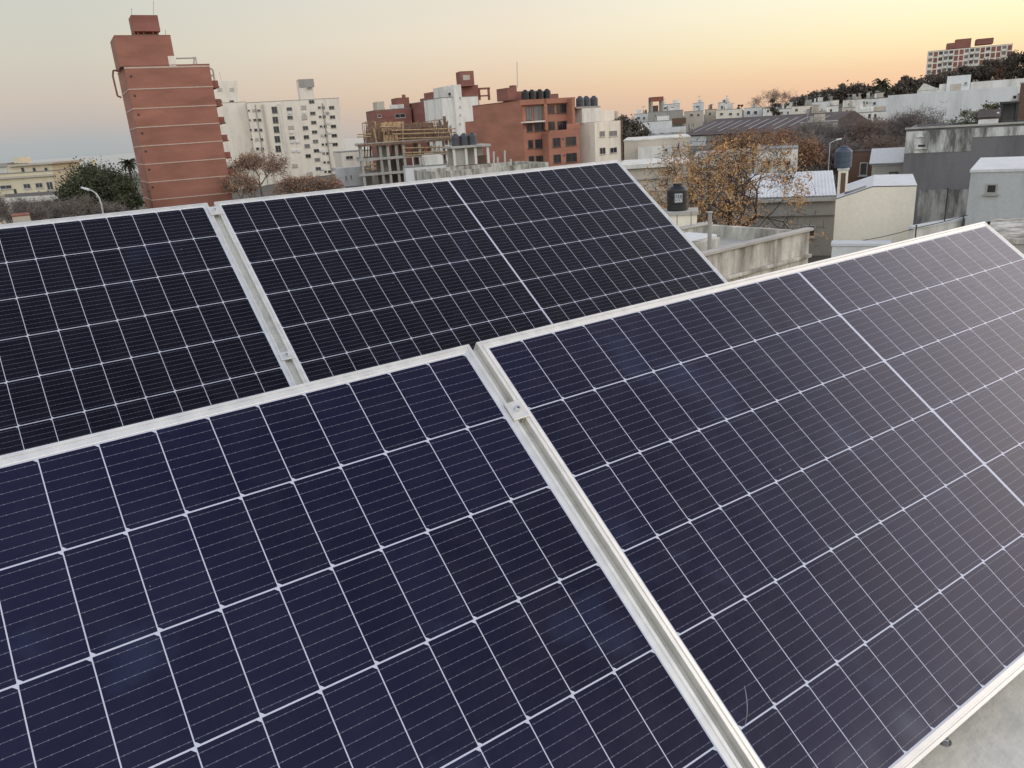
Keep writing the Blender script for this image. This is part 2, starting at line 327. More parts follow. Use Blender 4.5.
    L(mth('ADD', dr.outputs[0], mth('MULTIPLY', edge.outputs[0], em.outputs[0])), c5.inputs[0]); L(c4.outputs[2], c5.inputs[6]); c5.inputs[7].default_value = (.30, .29, .30, 1)
    vo = n.nodes.new('ShaderNodeTexVoronoi'); vo.inputs['Scale'].default_value = 26; L(g.outputs['Position'], vo.inputs['Vector'])
    sc_ = n.nodes.new('ShaderNodeSeparateColor'); L(vo.outputs['Color'], sc_.inputs[0])
    spk = mth('MULTIPLY', mth('GREATER_THAN', sc_.outputs[0], .86), mth('LESS_THAN', vo.outputs['Distance'], mth('MULTIPLY', sc_.outputs[1], .075)))
    c6 = n.nodes.new('ShaderNodeMix'); c6.data_type = 'RGBA'; L(mth('MULTIPLY', spk, .28), c6.inputs[0]); L(c5.outputs[2], c6.inputs[6]); c6.inputs[7].default_value = (.34, .36, .42, 1)
    L(c6.outputs[2], b.inputs['Base Color'])
    rr = n.nodes.new('ShaderNodeMapRange'); L(du.outputs['Fac'], rr.inputs[0]); rr.inputs[1].default_value = .3; rr.inputs[2].default_value = .75; rr.inputs[3].default_value = .16; rr.inputs[4].default_value = .30
    L(rr.outputs[0], b.inputs['Roughness']); b.inputs['IOR'].default_value = ior; b.inputs['Specular Tint'].default_value = (.80, .78, 1, 1); b.inputs['Sheen Weight'].default_value = .14; b.inputs['Sheen Roughness'].default_value = .35; b.inputs['Sheen Tint'].default_value = (1, .95, .92, 1)
    return m
M['cells'] = cell_material('blue_black_cells', (.0046, .0046, .0160), (.0074, .0069, .0235), .9, 1.37)
M['dimmedcells'] = cell_material('cells_reflection_darkened', (.0034, .0030, .0062), (.0046, .0038, .0080), .3, 1.28)  # same cells as the front row, darker reflection painted into their colour

TILT = R(36.5); LIP = .0185; FH = .035
PX0, PX1, PY0, PY1 = -.020, PW + .020, .020, -(6 * PY) - .020
def frame_mesh():
    prof = [(0.0, -FH), (0.0, .0026), (.0008, .0034), (.0066, .0029), (.0072, .0012), (.0096, .0010), (.0102, .0024), (LIP - .001, .0014), (LIP, .0006), (LIP, -.0045), (.003, -.0045), (.003, -FH + .002), (.018, -FH + .002), (.018, -FH)]
    b = MB(); n = len(prof)
    for d, z in prof:
        b.v += [(PX0 + d, PY0 - d, z), (PX1 - d, PY0 - d, z), (PX1 - d, PY1 + d, z), (PX0 + d, PY1 + d, z)]
    for q in range(n):
        for i in range(4):
            j = (i + 1) % 4; q2 = (q + 1) % n
            b.f.append((q*4 + i, q2*4 + i, q2*4 + j, q*4 + j)); b.mi.append(0)
    return b
def make_panel(label):
    t = thing('solar_panel', label, 'solar panel', (0, 0, 0), 0, 'framed solar panels on the roof'); t.rotation_euler = (TILT, 0, 0)
    frame_mesh().build('frame', M['alu'], t)
    s = MB(); s.quad([(PX0 + .004, PY1 + .004, 0), (PX1 - .004, PY1 + .004, 0), (PX1 - .004, PY0 - .004, 0), (PX0 + .004, PY0 - .004, 0)]); s.build('cell_sheet', M['cells'], t)
    k = MB(); k.quad([(PX0 + .004, PY1 + .004, -.004), (PX0 + .004, PY0 - .004, -.004), (PX1 - .004, PY0 - .004, -.004), (PX1 - .004, PY1 + .004, -.004)]); k.build('backsheet', M['labelwhite'], t)
    for i in (-1, 0, 1):
        j = MB(); j.box(PW / 2 - .03 + i * .6, PW / 2 + .03 + i * .6, -.53, -.45, -.022, -.0045); j.build('junction_box', M['blackplastic'], t)
    return t
FRONT = Vector((0, 0, O_Z)); BACK = FRONT + Vector((-.026, 1.8627, .2170))
SF, SB = .0581, .0662
p = make_panel('large front right solar panel with its whole centre line in view, nearest the concrete floor'); p.location = FRONT
q = copy_tree(p); q.location = FRONT + Vector((-PW - SF, 0, 0)); q['label'] = 'front left solar panel filling the lower left corner, closest to the viewer'
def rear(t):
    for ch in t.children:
        if ch.name.startswith('cell_sheet'): ch.data = ch.data.copy(); ch.data.materials[0] = M['dimmedcells']
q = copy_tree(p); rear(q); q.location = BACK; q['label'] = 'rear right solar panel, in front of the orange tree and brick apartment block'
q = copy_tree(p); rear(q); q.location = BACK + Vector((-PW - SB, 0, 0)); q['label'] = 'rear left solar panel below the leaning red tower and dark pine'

# dried drip mark near the seam on the front right glass
inv = Matrix.Rotation(-TILT, 4, 'X')
def onglass(px, py):
    d = ray(px, py); k = (FRONT - CAM).dot(Vector((0, -math.sin(TILT), math.cos(TILT)))) / d.dot(Vector((0, -math.sin(TILT), math.cos(TILT)))); return inv @ (CAM + d * k - FRONT)
b = MB(); dp = [onglass(*c) for c in ((744.3, 686), (745.6, 692), (746.6, 699), (747.2, 707), (747.0, 714), (745.8, 721), (744.5, 728))]
for i_ in range(len(dp) - 1):
    wa, wb = .0012 * (1 - abs(i_ - 2.5) / 6), .0012 * (1 - abs(i_ - 1.5) / 6); a_, c_ = dp[i_], dp[i_ + 1]; z_ = Vector((0, 0, .0004))
    b.quad([a_ - Vector((wa, 0, 0)) + z_, a_ + Vector((wa, 0, 0)) + z_, c_ + Vector((wb, 0, 0)) + z_, c_ - Vector((wb, 0, 0)) + z_])
b.build('drip_mark', simple('dried_drip', (.16, .17, .22), .6), p)

ROOF_Z = O_Z - .668
NRM = Vector((0, -math.sin(TILT), math.cos(TILT))); UP = Vector((0, math.cos(TILT), math.sin(TILT)))
def onp(o, x, y, z): return o + Vector((x, 0, 0)) + UP * y + NRM * z
PT = Matrix.Rotation(TILT, 4, 'X')
# mounting frames: two rails along each row on sloping triangles
def mount(origin, label, x0, x1):
    t = thing('mounting_frame', label, 'mounting frame', (0, 0, ROOF_Z), 0, 'aluminium mounting frames under the panel rows')
    rel = origin - Vector((0, 0, ROOF_Z))
    for y in (-.24, -.80):
        b = MB(); b.box(x0, x1, y - .02, y + .02, -FH - .043, -FH - .003, tf=Matrix.Translation(rel) @ PT); b.build('rail', M['alu_raw'], t)
    for x in (x0 + .15, x0 + (x1 - x0) * .33, x0 + (x1 - x0) * .67, x1 - .15):
        hi = onp(rel, x, -.06, -FH - .075); lo = onp(rel, x, -.98, -FH - .075)
        lo.z = max(lo.z, .03)
        b = MB(); b.bar(lo, hi, .022, .022, 4); b.build('sloping_beam', M['alu_raw'], t)
        b = MB(); b.bar((hi.x, hi.y, 0), hi - Vector((0, 0, .03)), .022, .022, 4); b.build('rear_leg', M['alu_raw'], t)
        if lo.z > .1:
            b = MB(); b.bar((lo.x, lo.y, 0), lo, .022, .022, 4); b.build('front_leg', M['alu_raw'], t)
        b = MB(); b.bar((hi.x, hi.y, .05), (lo.x, lo.y, .05), .018, .018, 4); b.build('floor_beam', M['alu_raw'], t)
    return t
MF = mount(FRONT, 'aluminium frame carrying the front panel row, its rail end showing at the right', -PW - SF - .1, PW + .075)
MBK = mount(BACK, 'aluminium frame carrying the rear panel row, glimpsed through the seam between its panels', -PW - SB - .1, PW + .03)
for o_, g_, root_ in ((FRONT, SF, MF), (BACK, SB, MBK)):
    rl = o_ - Vector((0, 0, ROOF_Z)); b = MB(); w_ = g_ / 2 - .0203
    b.box(-g_ / 2 - w_, -g_ / 2 + w_, -1.02, .012, -.022, -.0125, tf=Matrix.Translation(rl) @ PT); b.build('seam_rail', M['seam'], root_)
def clamp(o, sx, y, label, ln=.042):
    g = 0.5 * (SF if o is FRONT else SB)
    c = thing('panel_clamp', label, 'clamp', onp(o, -g, y, .0022), 0, 'clamps bridging the panel seams'); c.rotation_euler = (TILT, 0, 0); c.location = onp(o, -g, y, .0036)
    hw = g - .020 + .010
    b = MB(); b.box(-hw, hw, -ln / 2, ln / 2, .0005, .0045); b.box(-g + .0215, -g + .0245, -ln / 2, ln / 2, -.02, .0005); b.box(g - .0245, g - .0215, -ln / 2, ln / 2, -.02, .0005); b.build('plate', M['alu'], c, bevel=.001)
    b = MB(); b.lathe([(.0065, .0045), (.0065, .0105), (.0055, .0115)], n=16); b.lathe([(.0026, .0116), (.0026, .0117)], n=6, mi=1); b.build('bolt', [M['alu_raw'], M['dark']], c)
clamp(FRONT, 0, -.165, 'small clamp with bolt bridging the seam between the two front panels')
clamp(BACK, 0, -.035, 'clamp at the top end of the rear panel seam, below the red tower', .045)
clamp(BACK, 0, -.80, 'clamp near the lower end of the rear panel seam', .034)

# ------------------------------------------------------------------ the roof we stand on
t = thing('roof_terrace', 'pale weathered concrete floor under the panels, seen in the bottom right corner', 'roof', (0, 0, 0))
b = MB(); b.box(-6.5, 2.35, -4.5, 3.0, ROOF_Z - .25, ROOF_Z); b.build('floor', M['terrace'], t)
b = MB(); b.box(-6.4, 2.25, -4.4, 2.9, -1, ROOF_Z - .253); b.build('wall', M['beige'], t)
pp = Vector((CAM.x, CAM.y, CAM.z)); d = ray(944.5, 742); pt = pp + d * ((ROOF_Z - CAM.z) / d.z)
t = thing('anchor_bolt', 'small shiny hex bolt on the concrete beside the front right panel', 'bolt', (pt.x, pt.y, ROOF_Z))
t.scale = (.95, .95, .95)
b = MB(); b.lathe([(.012, 0), (.012, .002)], n=20); b.build('washer', M['bolt'], t)
b = MB(); b.lathe([(.0075, .002), (.0075, .009), (.0066, .010)], n=6); b.build('nut', M['bolt'], t)
b = MB(); b.lathe([(.004, .010), (.004, .016), (.003, .017)], n=12); b.build('shank', M['bolt'], t)

# ------------------------------------------------------------------ ground
def ground():
    b = MB(); rows = [0, 6, 15, 30, 50, 70, 90, 110, 135, 160, 190, 220, 255, 290, 330, 380, 430, 490, 560, 660, 800, 1000, 1400, 2200, 4000, 9000]
    ks = [-1.6 + i * .08 for i in range(41)]
    base = Vector((CAM.x, CAM.y, 0)) - HD * 30
    for r in rows:
        for k in ks:
            v = r; u = k * (r + 30)
            q = Vector((CAM.x, CAM.y, 0)) + HD * (v - (30 if r == 0 else 0)) + RT * (k * max(v, 30) if r else k * 60)
            b.v.append((q.x, q.y, ground_z(q.x, q.y)))
    n = len(ks)
    for i in range(len(rows) - 1):
        for j in range(n - 1):
            b.f.append((i*n + j, i*n + j + 1, (i+1)*n + j + 1, (i+1)*n + j)); b.mi.append(0)
    m = plaster('town_ground', (.10, .088, .066), (.055, .055, .035), 1.0, .05, streak=False, fine=.9)
    tag(b.build('ground', m, smooth=True), kind='structure')
ground()
def street():
    for nm, v0, v1, z, m in (('street', 27.0, 34.0, .006, simple('asphalt', (.05, .05, .052), .9, 0, .25, 1.5)), ('pavement', 24.5, 27.0, .13, M['concrete']), ('pavement', 34.0, 36.0, .13, M['concrete'])):
        b = MB(); c0 = Vector((CAM.x, CAM.y, 0))
        P = [c0 + HD * v + RT * u for v, u in ((v0, -90), (v0, 5), (v1, 5), (v1, -90))]
        b.quad([p + Vector((0, 0, z)) for p in P])
        if z > .1:
            for i in (0, 2): a_, c_ = P[i], P[(i + 1) % 4]; b.quad([a_ + Vector((0, 0, -.1)), c_ + Vector((0, 0, -.1)), c_ + Vector((0, 0, z)), a_ + Vector((0, 0, z))])
        tag(b.build(nm, m), kind='structure')
street()
def sea():
    b = MB(); c0 = Vector((CAM.x, CAM.y, 0))
    def pt(v, k): q = c0 + HD * v + RT * (k * v); return (q.x, q.y, -6.5)
    vs = [600, 900, 1400, 2200, 4000, 8000, 14000]; ks = [-1.6, -.8, -.4, -.1, .25]
    for i in range(len(vs) - 1):
        for j in range(len(ks) - 1): b.quad([pt(vs[i], ks[j]), pt(vs[i], ks[j + 1]), pt(vs[i + 1], ks[j + 1]), pt(vs[i + 1], ks[j])])
    m, n, p_ = newmat('sea_water'); p_.inputs['Base Color'].default_value = (.24, .28, .31, 1); p_.inputs['Roughness'].default_value = .2
    w_ = n.nodes.new('ShaderNodeTexNoise'); w_.inputs['Scale'].default_value = .08; w_.inputs['Detail'].default_value = 6; g = n.nodes.new('ShaderNodeNewGeometry'); n.links.new(g.outputs['Position'], w_.inputs[0])
    bp_ = n.nodes.new('ShaderNodeBump'); bp_.inputs['Strength'].default_value = .3; n.links.new(w_.outputs['Fac'], bp_.inputs['Height']); n.links.new(bp_.outputs[0], p_.inputs['Normal'])
    tag(b.build('sea', m), kind='structure')
sea()

# ------------------------------------------------------------------ building kit
WIN = {}
def win_mesh(w, h, fr, gl, f=.07, mull=True):
    key = (round(w, 2), round(h, 2), fr, gl, mull)
    if key in WIN: return WIN[key]
    a = MB(); w, h = key[0], key[1]
    a.box(-w/2, w/2, -.05, 0, -h/2, -h/2 + f); a.box(-w/2, w/2, -.05, 0, h/2 - f, h/2)
    a.box(-w/2, -w/2 + f, -.05, 0, -h/2 + f, h/2 - f); a.box(w/2 - f, w/2, -.05, 0, -h/2 + f, h/2 - f)
    a.box(-w/2 - .08, w/2 + .08, -.13, 0, -h/2 - .08, -h/2 - .001)
    if mull and w > 1.0: a.box(-f*.4, f*.4, -.045, 0, -h/2 + f, h/2 - f)
    g = MB(); g.box(-w/2 + f*.5, w/2 - f*.5, -.02, -.004, -h/2 + f*.5, h/2 - f*.5)
    WIN[key] = (a.mesh('window', M[fr]), g.mesh('pane', M[gl])); return WIN[key]
class Bld:
    def __init__(s, name, label, cat, xl, yl, vl, xr, vr, depth, mat, group=None, parapet=.0, roof='roofgrey', zbase=None, solid=True, ext=0.0):
        if vr is None:                          # face square to the line of sight
            kk = lambda x: at(x, yl, 1.0) - CAM
            kl, kr = kk(xl).dot(RT), kk(xr).dot(RT); km = (kl + kr) / 2; vr = vl * (1 + km * kl) / (1 + km * kr)
        a = at(xl, yl, vl); c = at(xr, yl, vr); d = Vector((c.x - a.x, c.y - a.y, 0)); a = a - d.normalized() * ext; s.w = d.length + ext; s.d = depth
        rz = math.atan2(d.y, d.x); s.ex = d.normalized(); s.ey = Vector((-s.ex.y, s.ex.x, 0))
        gz = min(ground_z(*(a + s.ex * i * s.w + s.ey * j * depth).xy) for i in (0, 1) for j in (0, 1)) - .4
        s.zb = gz if zbase is None else zbase
        s.o = Vector((a.x, a.y, s.zb)); s.h = a.z - s.zb; s.vl = vl
        s.root = thing(name, label, cat, s.o, rz, group)
        if solid:
            b = MB(); H = s.h - parapet
            b.box(0, s.w, 0, depth, 0, H); b.build('wall', M[mat] if isinstance(mat, str) else mat, s.root)
            if parapet:
                t_ = .18; q = MB(); q.box(0, s.w, 0, t_, H + .002, s.h); q.box(0, s.w, depth - t_, depth, H + .002, s.h); q.box(0, t_, t_, depth - t_, H + .002, s.h); q.box(s.w - t_, s.w, t_, depth - t_, H + .002, s.h)
                q.build('parapet', M[mat], s.root); r_ = MB(); r_.box(t_, s.w - t_, t_, depth - t_, H + .001, H + .05); r_.build('roof', M[roof], s.root)
            else:
                r_ = MB(); r_.box(-.05, s.w + .05, -.05, depth + .05, H + .001, H + .12); r_.build('roof', M[roof], s.root)
    def hit(s, px, py, face='F', off=0):       # pixel -> local (along, z) on a face
        if face == 'F': n, p0 = -s.ey, s.o - s.ey * off
        elif face == 'L': n, p0 = -s.ex, s.o
        else: n, p0 = s.ex, s.o + s.ex * s.w
        d = ray(px, py); k = (p0 - CAM).dot(n) / d.dot(n); P = CAM + d * k - s.o
        return P.dot(s.ex), P.dot(s.ey), P.z
    def win(s, x0, y0, x1, y1, face='F', fr='winframe', gl='glass', off=0, mull=True, q=.15):
        a = s.hit(x0, (y0 + y1) / 2, face, off); c = s.hit(x1, (y0 + y1) / 2, face, off); t1 = s.hit((x0 + x1) / 2, y0, face, off)[2]; t0 = s.hit((x0 + x1) / 2, y1, face, off)[2]
        i = 0 if face == 'F' else 1
        s.put((a[i] + c[i]) / 2, (t0 + t1) / 2, max(.3, round(abs(c[i] - a[i]) / q) * q), max(.3, round((t1 - t0) / q) * q), face, fr, gl, off, mull)
    def put(s, x, z, w_, h_, face='F', fr='winframe', gl='glass', off=0, mull=True):
        A, G = win_mesh(w_, h_, fr, gl, mull=mull)
        loc, rz = {'F': ((x, -.001 - off, z), 0), 'L': ((-.001, x, z), -math.pi / 2), 'R': ((s.w + .001, x, z), math.pi / 2)}[face]
        f = inst('window', A, s.root, loc, rz); inst('pane', G, f); return f
    def box(s, name, mat, x0, x1, y0, y1, z0, z1, bevel=0):
        b = MB(); b.box(x0, x1, y0, y1, z0, z1); return b.build(name, M[mat], s.root, bevel=bevel)
    def boxpx(s, name, mat, x0, y0, x1, y1, d0, d1):   # a box whose front (at local y = d0) spans these pixels
        ym = (y0 + y1) / 2; a = s.hit(x0, ym, 'F', -d0); c = s.hit(x1, ym, 'F', -d0); z1 = s.hit((x0 + x1) / 2, y0, 'F', -d0)[2]; z0 = s.hit((x0 + x1) / 2, y1, 'F', -d0)[2]
        return s.box(name, mat, a[0], c[0], d0, d1, z0, z1)
    def world(s, x, y, z): return s.o + s.ex * x + s.ey * y + Vector((0, 0, z))
def tank(label, loc, r, h, mat, group='water tanks standing on roofs', mark=False):
    t = thing('water_tank', label, 'water tank', loc, 0, group)
    pr = [(r*.97, 0), (r, .03*h), (r, .22*h), (r*.965, .235*h), (r*.965, .255*h), (r, .27*h), (r, .48*h), (r*.965, .495*h), (r*.965, .515*h), (r, .53*h), (r, .74*h), (r*.93, .80*h), (r*.62, .90*h), (r*.42, .93*h)]
    b = MB(); b.lathe(pr, n=24); b.build('body', M[mat], t, smooth=False)
    b = MB(); b.lathe([(r*.44, .93*h), (r*.44, .985*h), (r*.38, h)], n=20); b.build('lid', M[mat], t)
    return t

# ------------------------------------------------------------------ LEFT: yellow house, pine, street lamp
B = Bld('yellow_house', 'long yellow two storey house at the left edge beside the dark pine', 'house', -60, 178.5, 126, 54, 124, 11, 'yellow')
zt = B.h
B.boxpx('upper_storey', 'yellow', 8, 165.5, 53, 178.5, 1.2, 8)
B.boxpx('eave', 'beige', 7, 163.4, 53.5, 165.4, .7, 8.5); B.boxpx('cornice', 'beige', -60, 177.6, 54.5, 179.6, -.35, .0)
B.boxpx('chimney', 'yellow', 13.5, 157.5, 22.5, 163.3, 4, 6); B.boxpx('side_roof', 'midgrey', -30, 164, 7.8, 168, 3, 8); B.boxpx('side_wall', 'offwhite', -30, 168.2, 7.9, 178.4, 3.2, 8)
for x0, x1 in ((21, 25), (32.7, 36.3), (44.5, 48.2)): B.win(x0, 167.3, x1, 172.3, off=-1.2, fr='beige', mull=False)
for x0, x1, y0, y1 in ((0, 12, 185.2, 189), (23.5, 30.8, 183.5, 188.7), (35.4, 43, 182.6, 188), (47, 53, 181.5, 190)): B.win(x0, y0, x1, y1)
B.win(14.3, 189, 17, 196, fr='darkframe', mull=False)
B.boxpx('balcony_rail', 'shutter', 4, 192.5, 60, 196, -1.6, -1.5); B.boxpx('balcony_wall', 'offwhite', 2, 196.3, 63, 202, -1.7, -.01)
B = Bld('yellow_apartment', 'far yellow building whose two square chimneys show above the dark pine', 'building', 74, 170, 165, 100, None, 6, 'yellow')
B.boxpx('chimney', 'yellow', 77.5, 160, 81.5, 168, 3, 4.5); B.boxpx('chimney', 'yellow', 91.5, 159.5, 96.5, 168, 3, 4.5)
B = Bld('red_roof_shed', 'small low shed with red tiled roof among bare shrubs at the left edge', 'shed', 12, 217, 84, 30, None, 4, 'beige', roof='terracotta')

# street lamp
bp = base_at(103, 62, 213)
t = thing('street_lamp', 'tall grey street lamp with curved arm in front of the dark pine', 'street lamp', bp)
pts = [at(103, 213, 62), at(101.5, 205, 62), at(99.3, 198.5, 62), at(96, 193.5, 62), at(92, 190.6, 62), at(88.5, 189.6, 62)]
b = MB(); b.bar((pts[0].x - bp.x, pts[0].y - bp.y, 0), pts[0] - bp, .09, .07, 8); b.path([p - bp for p in pts], .06, 8); b.build('pole', M['metal'], t)
h = pts[-1] - bp; e = (pts[-1] - pts[-2]).normalized()
b = MB(); b.bar(h - e * .05, h + e * .55, .11, .07, 8); b.build('lamp_head', M['labelwhite'], t)

# ------------------------------------------------------------------ red tower
B = Bld('brick_tower', 'tall windowless red brick tower with pale floor bands and a boxed roof tank, left', 'tower', 124.2, 66.5, 118, 209.5, 123.5, 12.0, 'brick_tower', roof='brick_dark')
T = B
zf = B.h
for i, yy in enumerate((89.4, 108.9, 127.7, 146.4, 164.6, 182.7, 200.4)):
    z = B.hit(129 + (yy - 89) * .19, yy)[2]
    q = MB(); q.box(-.05, B.w + .04, -.05, 0, z - .07, z + .07); q.box(-.05, 0, 0, B.d, z - .07, z + .07); q.build('floor_band', M['band'], B.root)
    s_, _, zz = B.hit(131 + (yy - 89) * .195, yy - 13)
    q = MB(); q.bar((s_, -.02, zz), (s_, -.005, zz), .17, .17, 12); q.build('vent', M['dark'], B.root)
    zr = B.hit(209.5, yy - 2.5)[2]
    q = MB(); q.box(B.w + .001, B.w + 1.0, 1.0, 6.0, z + .1, z + .9); q.box(B.w + .001, B.w + 1.1, .9, 6.1, z - .1, z + .09); q.build('balcony', M['brick_dark'], B.root)
B.box('roof_band', 'band', -.04, B.w + .04, -.04, 0, zf - .3, zf - .08)
B.boxpx('penthouse', 'brick_tower', 117.3, 35.8, 173.3, 66.1, .004, 8.0)
B.boxpx('penthouse_cap', 'brick_dark', 114.0, 35.0, 170.6, 35.8, -.02, 8.02)
B.boxpx('tank_house', 'brick_dark', 132.5, 15.0, 159.0, 31.2, 2.5, 6.5)
for x0 in (133.5, 137.5, 143, 152.5, 157.2): B.boxpx('post', 'brick_dark', x0, 31.3, x0 + 1.5, 35.6, 3.0, 3.3)
B.boxpx('stair_hut', 'creamgrey', 168.5, 56, 175.5, 66.1, -.05, .003)
# arch fin on the left, rails on the roof
a = [B.hit(x, y, 'F', -3) for x, y in ((121, 70.5), (113.2, 70.5), (112.8, 76), (117.5, 96), (121.5, 97.5))]
b = MB(); b.path([Vector((p_[0], p_[1], p_[2])) for p_ in a], .13, 6); b.build('arch_fin', M['brick_dark'], B.root)
for pts_ in ([(176, 58.5), (194, 58)], [(194, 66), (194, 57)], [(197, 66), (195.5, 57)]):
    a = [Vector(B.hit(x, y, 'F', -4)) for x, y in pts_]; b = MB(); b.path(a, .11, 5); b.build('rail', M['winframe'], B.root)
for pts_ in ([(207.5, 67), (213, 70), (215, 83)], [(209.5, 75), (214.5, 76)], [(215, 83), (209.5, 85)]):
    a = [Vector(B.hit(x, y, 'F', -3)) for x, y in pts_]; b = MB(); b.path(a, .14, 5); b.build('railing', M['winframe'], B.root)
for (x, y0, y1) in ((153.5, 0.5, 15), (131.5, 8, 15), (165.5, 30, 35.6)):
    a = [Vector(B.hit(x, y, 'F', -3)) for y in (y1, y0)]; b = MB(); b.path(a, .05, 5); b.build('antenna', M['metal'], B.root)

# ------------------------------------------------------------------ white apartment towers
B = Bld('white_wall_tower', 'blank pale grey tower wall behind the right edge of the red brick tower', 'tower', 205, 104, 226, 246, 230, 16, 'creamgrey')
B.boxpx('roof_block', 'creamgrey', 213, 81, 238.5, 103.5, 2, 9)
for x0, x1 in ((217.5, 222), (229.5, 234)): B.win(x0, 88, x1, 91, off=-2, gl='winframe'); B.win(x0, 100, x1, 102.5, off=-2)
b = MB(); b.path([Vector(B.hit(222, 82, 'F', -5)), Vector(B.hit(219.5, 72, 'F', -5))], .1, 4); b.build('antenna', M['metal'], B.root)
B = Bld('white_apartment_block', 'wide white apartment slab with many small dark windows and a roof tower', 'apartment block', 246.5, 103.0, 227, 339.5, 235, 14, 'creamgrey')
W_ = B
B.boxpx('stair_tower', 'creamgrey', 299.5, 80, 313.5, 103.4, .5, 6); B.boxpx('stair_tower_cap', 'midgrey', 298.5, 79, 314, 87, .3, 6.2)
B.win(307, 87.2, 312, 88.8, off=-.2)
B.boxpx('pilaster', 'offwhite', 284.2, 103.2, 286.0, 190, -.45, 0); B.boxpx('pilaster', 'beige', 268.2, 104, 270.2, 190, -.45, 0); B.boxpx('downpipe', 'midgrey', 327.0, 103, 327.9, 180, -.25, 0); B.boxpx('downpipe', 'midgrey', 261.5, 104, 262.3, 190, -.25, 0)
rw_ = random.Random(5)
def leanx(x, y): return x + (y - 108) * .098
for col, x0, x1, ys, hh in (('a', 286.3, 292.0, (109, 117.5, 127.5, 137.8, 166), 2.2), ('b', 300.8, 306.2, (107.6, 117.5, 128, 137, 146, 156, 174), 2.6), ('c', 309.5, 315.0, (101.7, 113.3, 122.5, 132, 141.3, 150.6, 159.7, 168.6, 177.6), 2.2), ('d', 318.0, 320.6, (107.5, 116.7, 126.4, 135.5, 144.4, 153.4, 162.3, 171.7), 1.5), ('d', 321.6, 325.0, (107.5, 116.7, 126.4, 135.5, 144.4, 153.4, 162.3, 171.7), 1.8), ('e', 329.0, 334.2, (107.6, 117, 126.4, 135.5, 144.4, 153.4, 171), 2.2), ('f', 247.5, 249.6, (110.5, 120, 130, 139.5, 148.8), 1.4), ('f', 252.0, 255.4, (110.5, 120, 130, 139.5, 148.8), 1.8), ('f', 256.8, 260.2, (110.5, 120, 130, 139.5, 148.8), 1.8), ('g', 271.5, 277.0, (110, 120, 129.5, 139.2, 148.8), 4.6)):
    for y in ys: B.win(leanx(x0, y), y - hh * .72, leanx(x1, y), y + hh * .72, fr='midgrey', q=.15, gl=rw_.choice(['glass', 'glass', 'glass', 'shutter', 'greytank', 'beige']))
for k_ in range(16):
    x_, y_ = rw_.choice([(294, 0), (303.5, 0), (327, 0), (289, 0), (316.5, 0)])[0], rw_.choice([113, 123, 132.5, 142, 151, 160, 169]); a_ = B.hit(leanx(x_, y_), y_)
    B.box('air_conditioner', 'labelwhite', a_[0] - .42, a_[0] + .42, -.35, -.01, a_[2] - .3, a_[2] + .3)
B = Bld('low_white_house', 'low pale house with bluish lower wall, right of the white apartment slab', 'house', 341, 152.5, 152, 372, 154, 9, 'creamgrey')
B.win(346, 156, 353, 159, fr='beige'); B.boxpx('annex', 'bluewhite', 338, 167, 372, 186, -3, -.01); B.win(345, 176, 347, 180, off=3); B.win(350, 175, 352, 179, off=3)

# ------------------------------------------------------------------ red brick buildings behind the building site
B = Bld('red_apartment_block', 'far red brick block with grey roof box, rising behind the timber formwork', 'apartment block', 375.5, 110.5, 185, 411, 188, 10, 'brick_dark')
B.boxpx('roof_box', 'beige', 377, 101.5, 384.5, 110.2, 2, 6); B.boxpx('upper_storey', 'brick_dark', 397, 97.5, 409.5, 110.3, 1, 6); B.boxpx('roof_ledge', 'offwhite', 390, 104.5, 404, 108.5, .6, 1); B.boxpx('chimney', 'brick_dark', 403, 94.5, 405.5, 97.4, 3, 4)
B.win(377.5, 114.5, 381.5, 117.5); B.win(395, 113.5, 405, 118)
B = Bld('red_stepped_block', 'narrow stepped red building with pale windows, left of the blank white slab tower', 'apartment block', 427, 101.5, 182, 443, 184, 10, 'brick_dark')
B.boxpx('upper_step', 'brick_dark', 434.5, 96.5, 441.5, 101.4, .5, 8); B.boxpx('upper_step', 'brick_dark', 437.5, 91, 443, 96.4, 1, 8)
for y in (104, 112, 120):
    for x in (428.6, 432.4, 436.2): B.win(x + (y - 104) * .05, y, x + 2.2 + (y - 104) * .05, y + 2.6, gl='winframe', q=.3)
B = Bld('white_slab_tower', 'tall blank white slab tower with a rounded central shaft, in front of a red tower', 'tower', 441.3, 98, 168, 478, 172, 9, 'white')
B.boxpx('stair_shaft', 'white', 456.2, 84.5, 463.5, 152, -.7, 5); B.boxpx('roof_block', 'offwhite', 443.5, 86.5, 456, 97.8, 1, 6); B.win(448, 92.5, 454, 95.5, off=-1)
for y in (97, 106, 114, 123): B.win(459.3, y, 460.9, y + 1.6, off=.7, q=.3, mull=False)
B = Bld('red_tank_tower', 'dark red brick tower topped by a tank box, behind the white slab tower', 'tower', 464, 86, 200, 478, 201, 10, 'brick_dark')
B.boxpx('tank_box', 'brick_dark', 460.3, 71, 474, 86, -2, 2); B.boxpx('tank_opening', 'beige', 463, 75, 470, 80, -2.05, -2.01)
for r_ in ((479, 88, 480.5, 100), (488, 88, 490, 100), (479, 87.5, 490, 89.5), (479, 95, 490, 96.5)): B.boxpx('roof_frame', 'brick_dark', *r_, 1, 1.4)

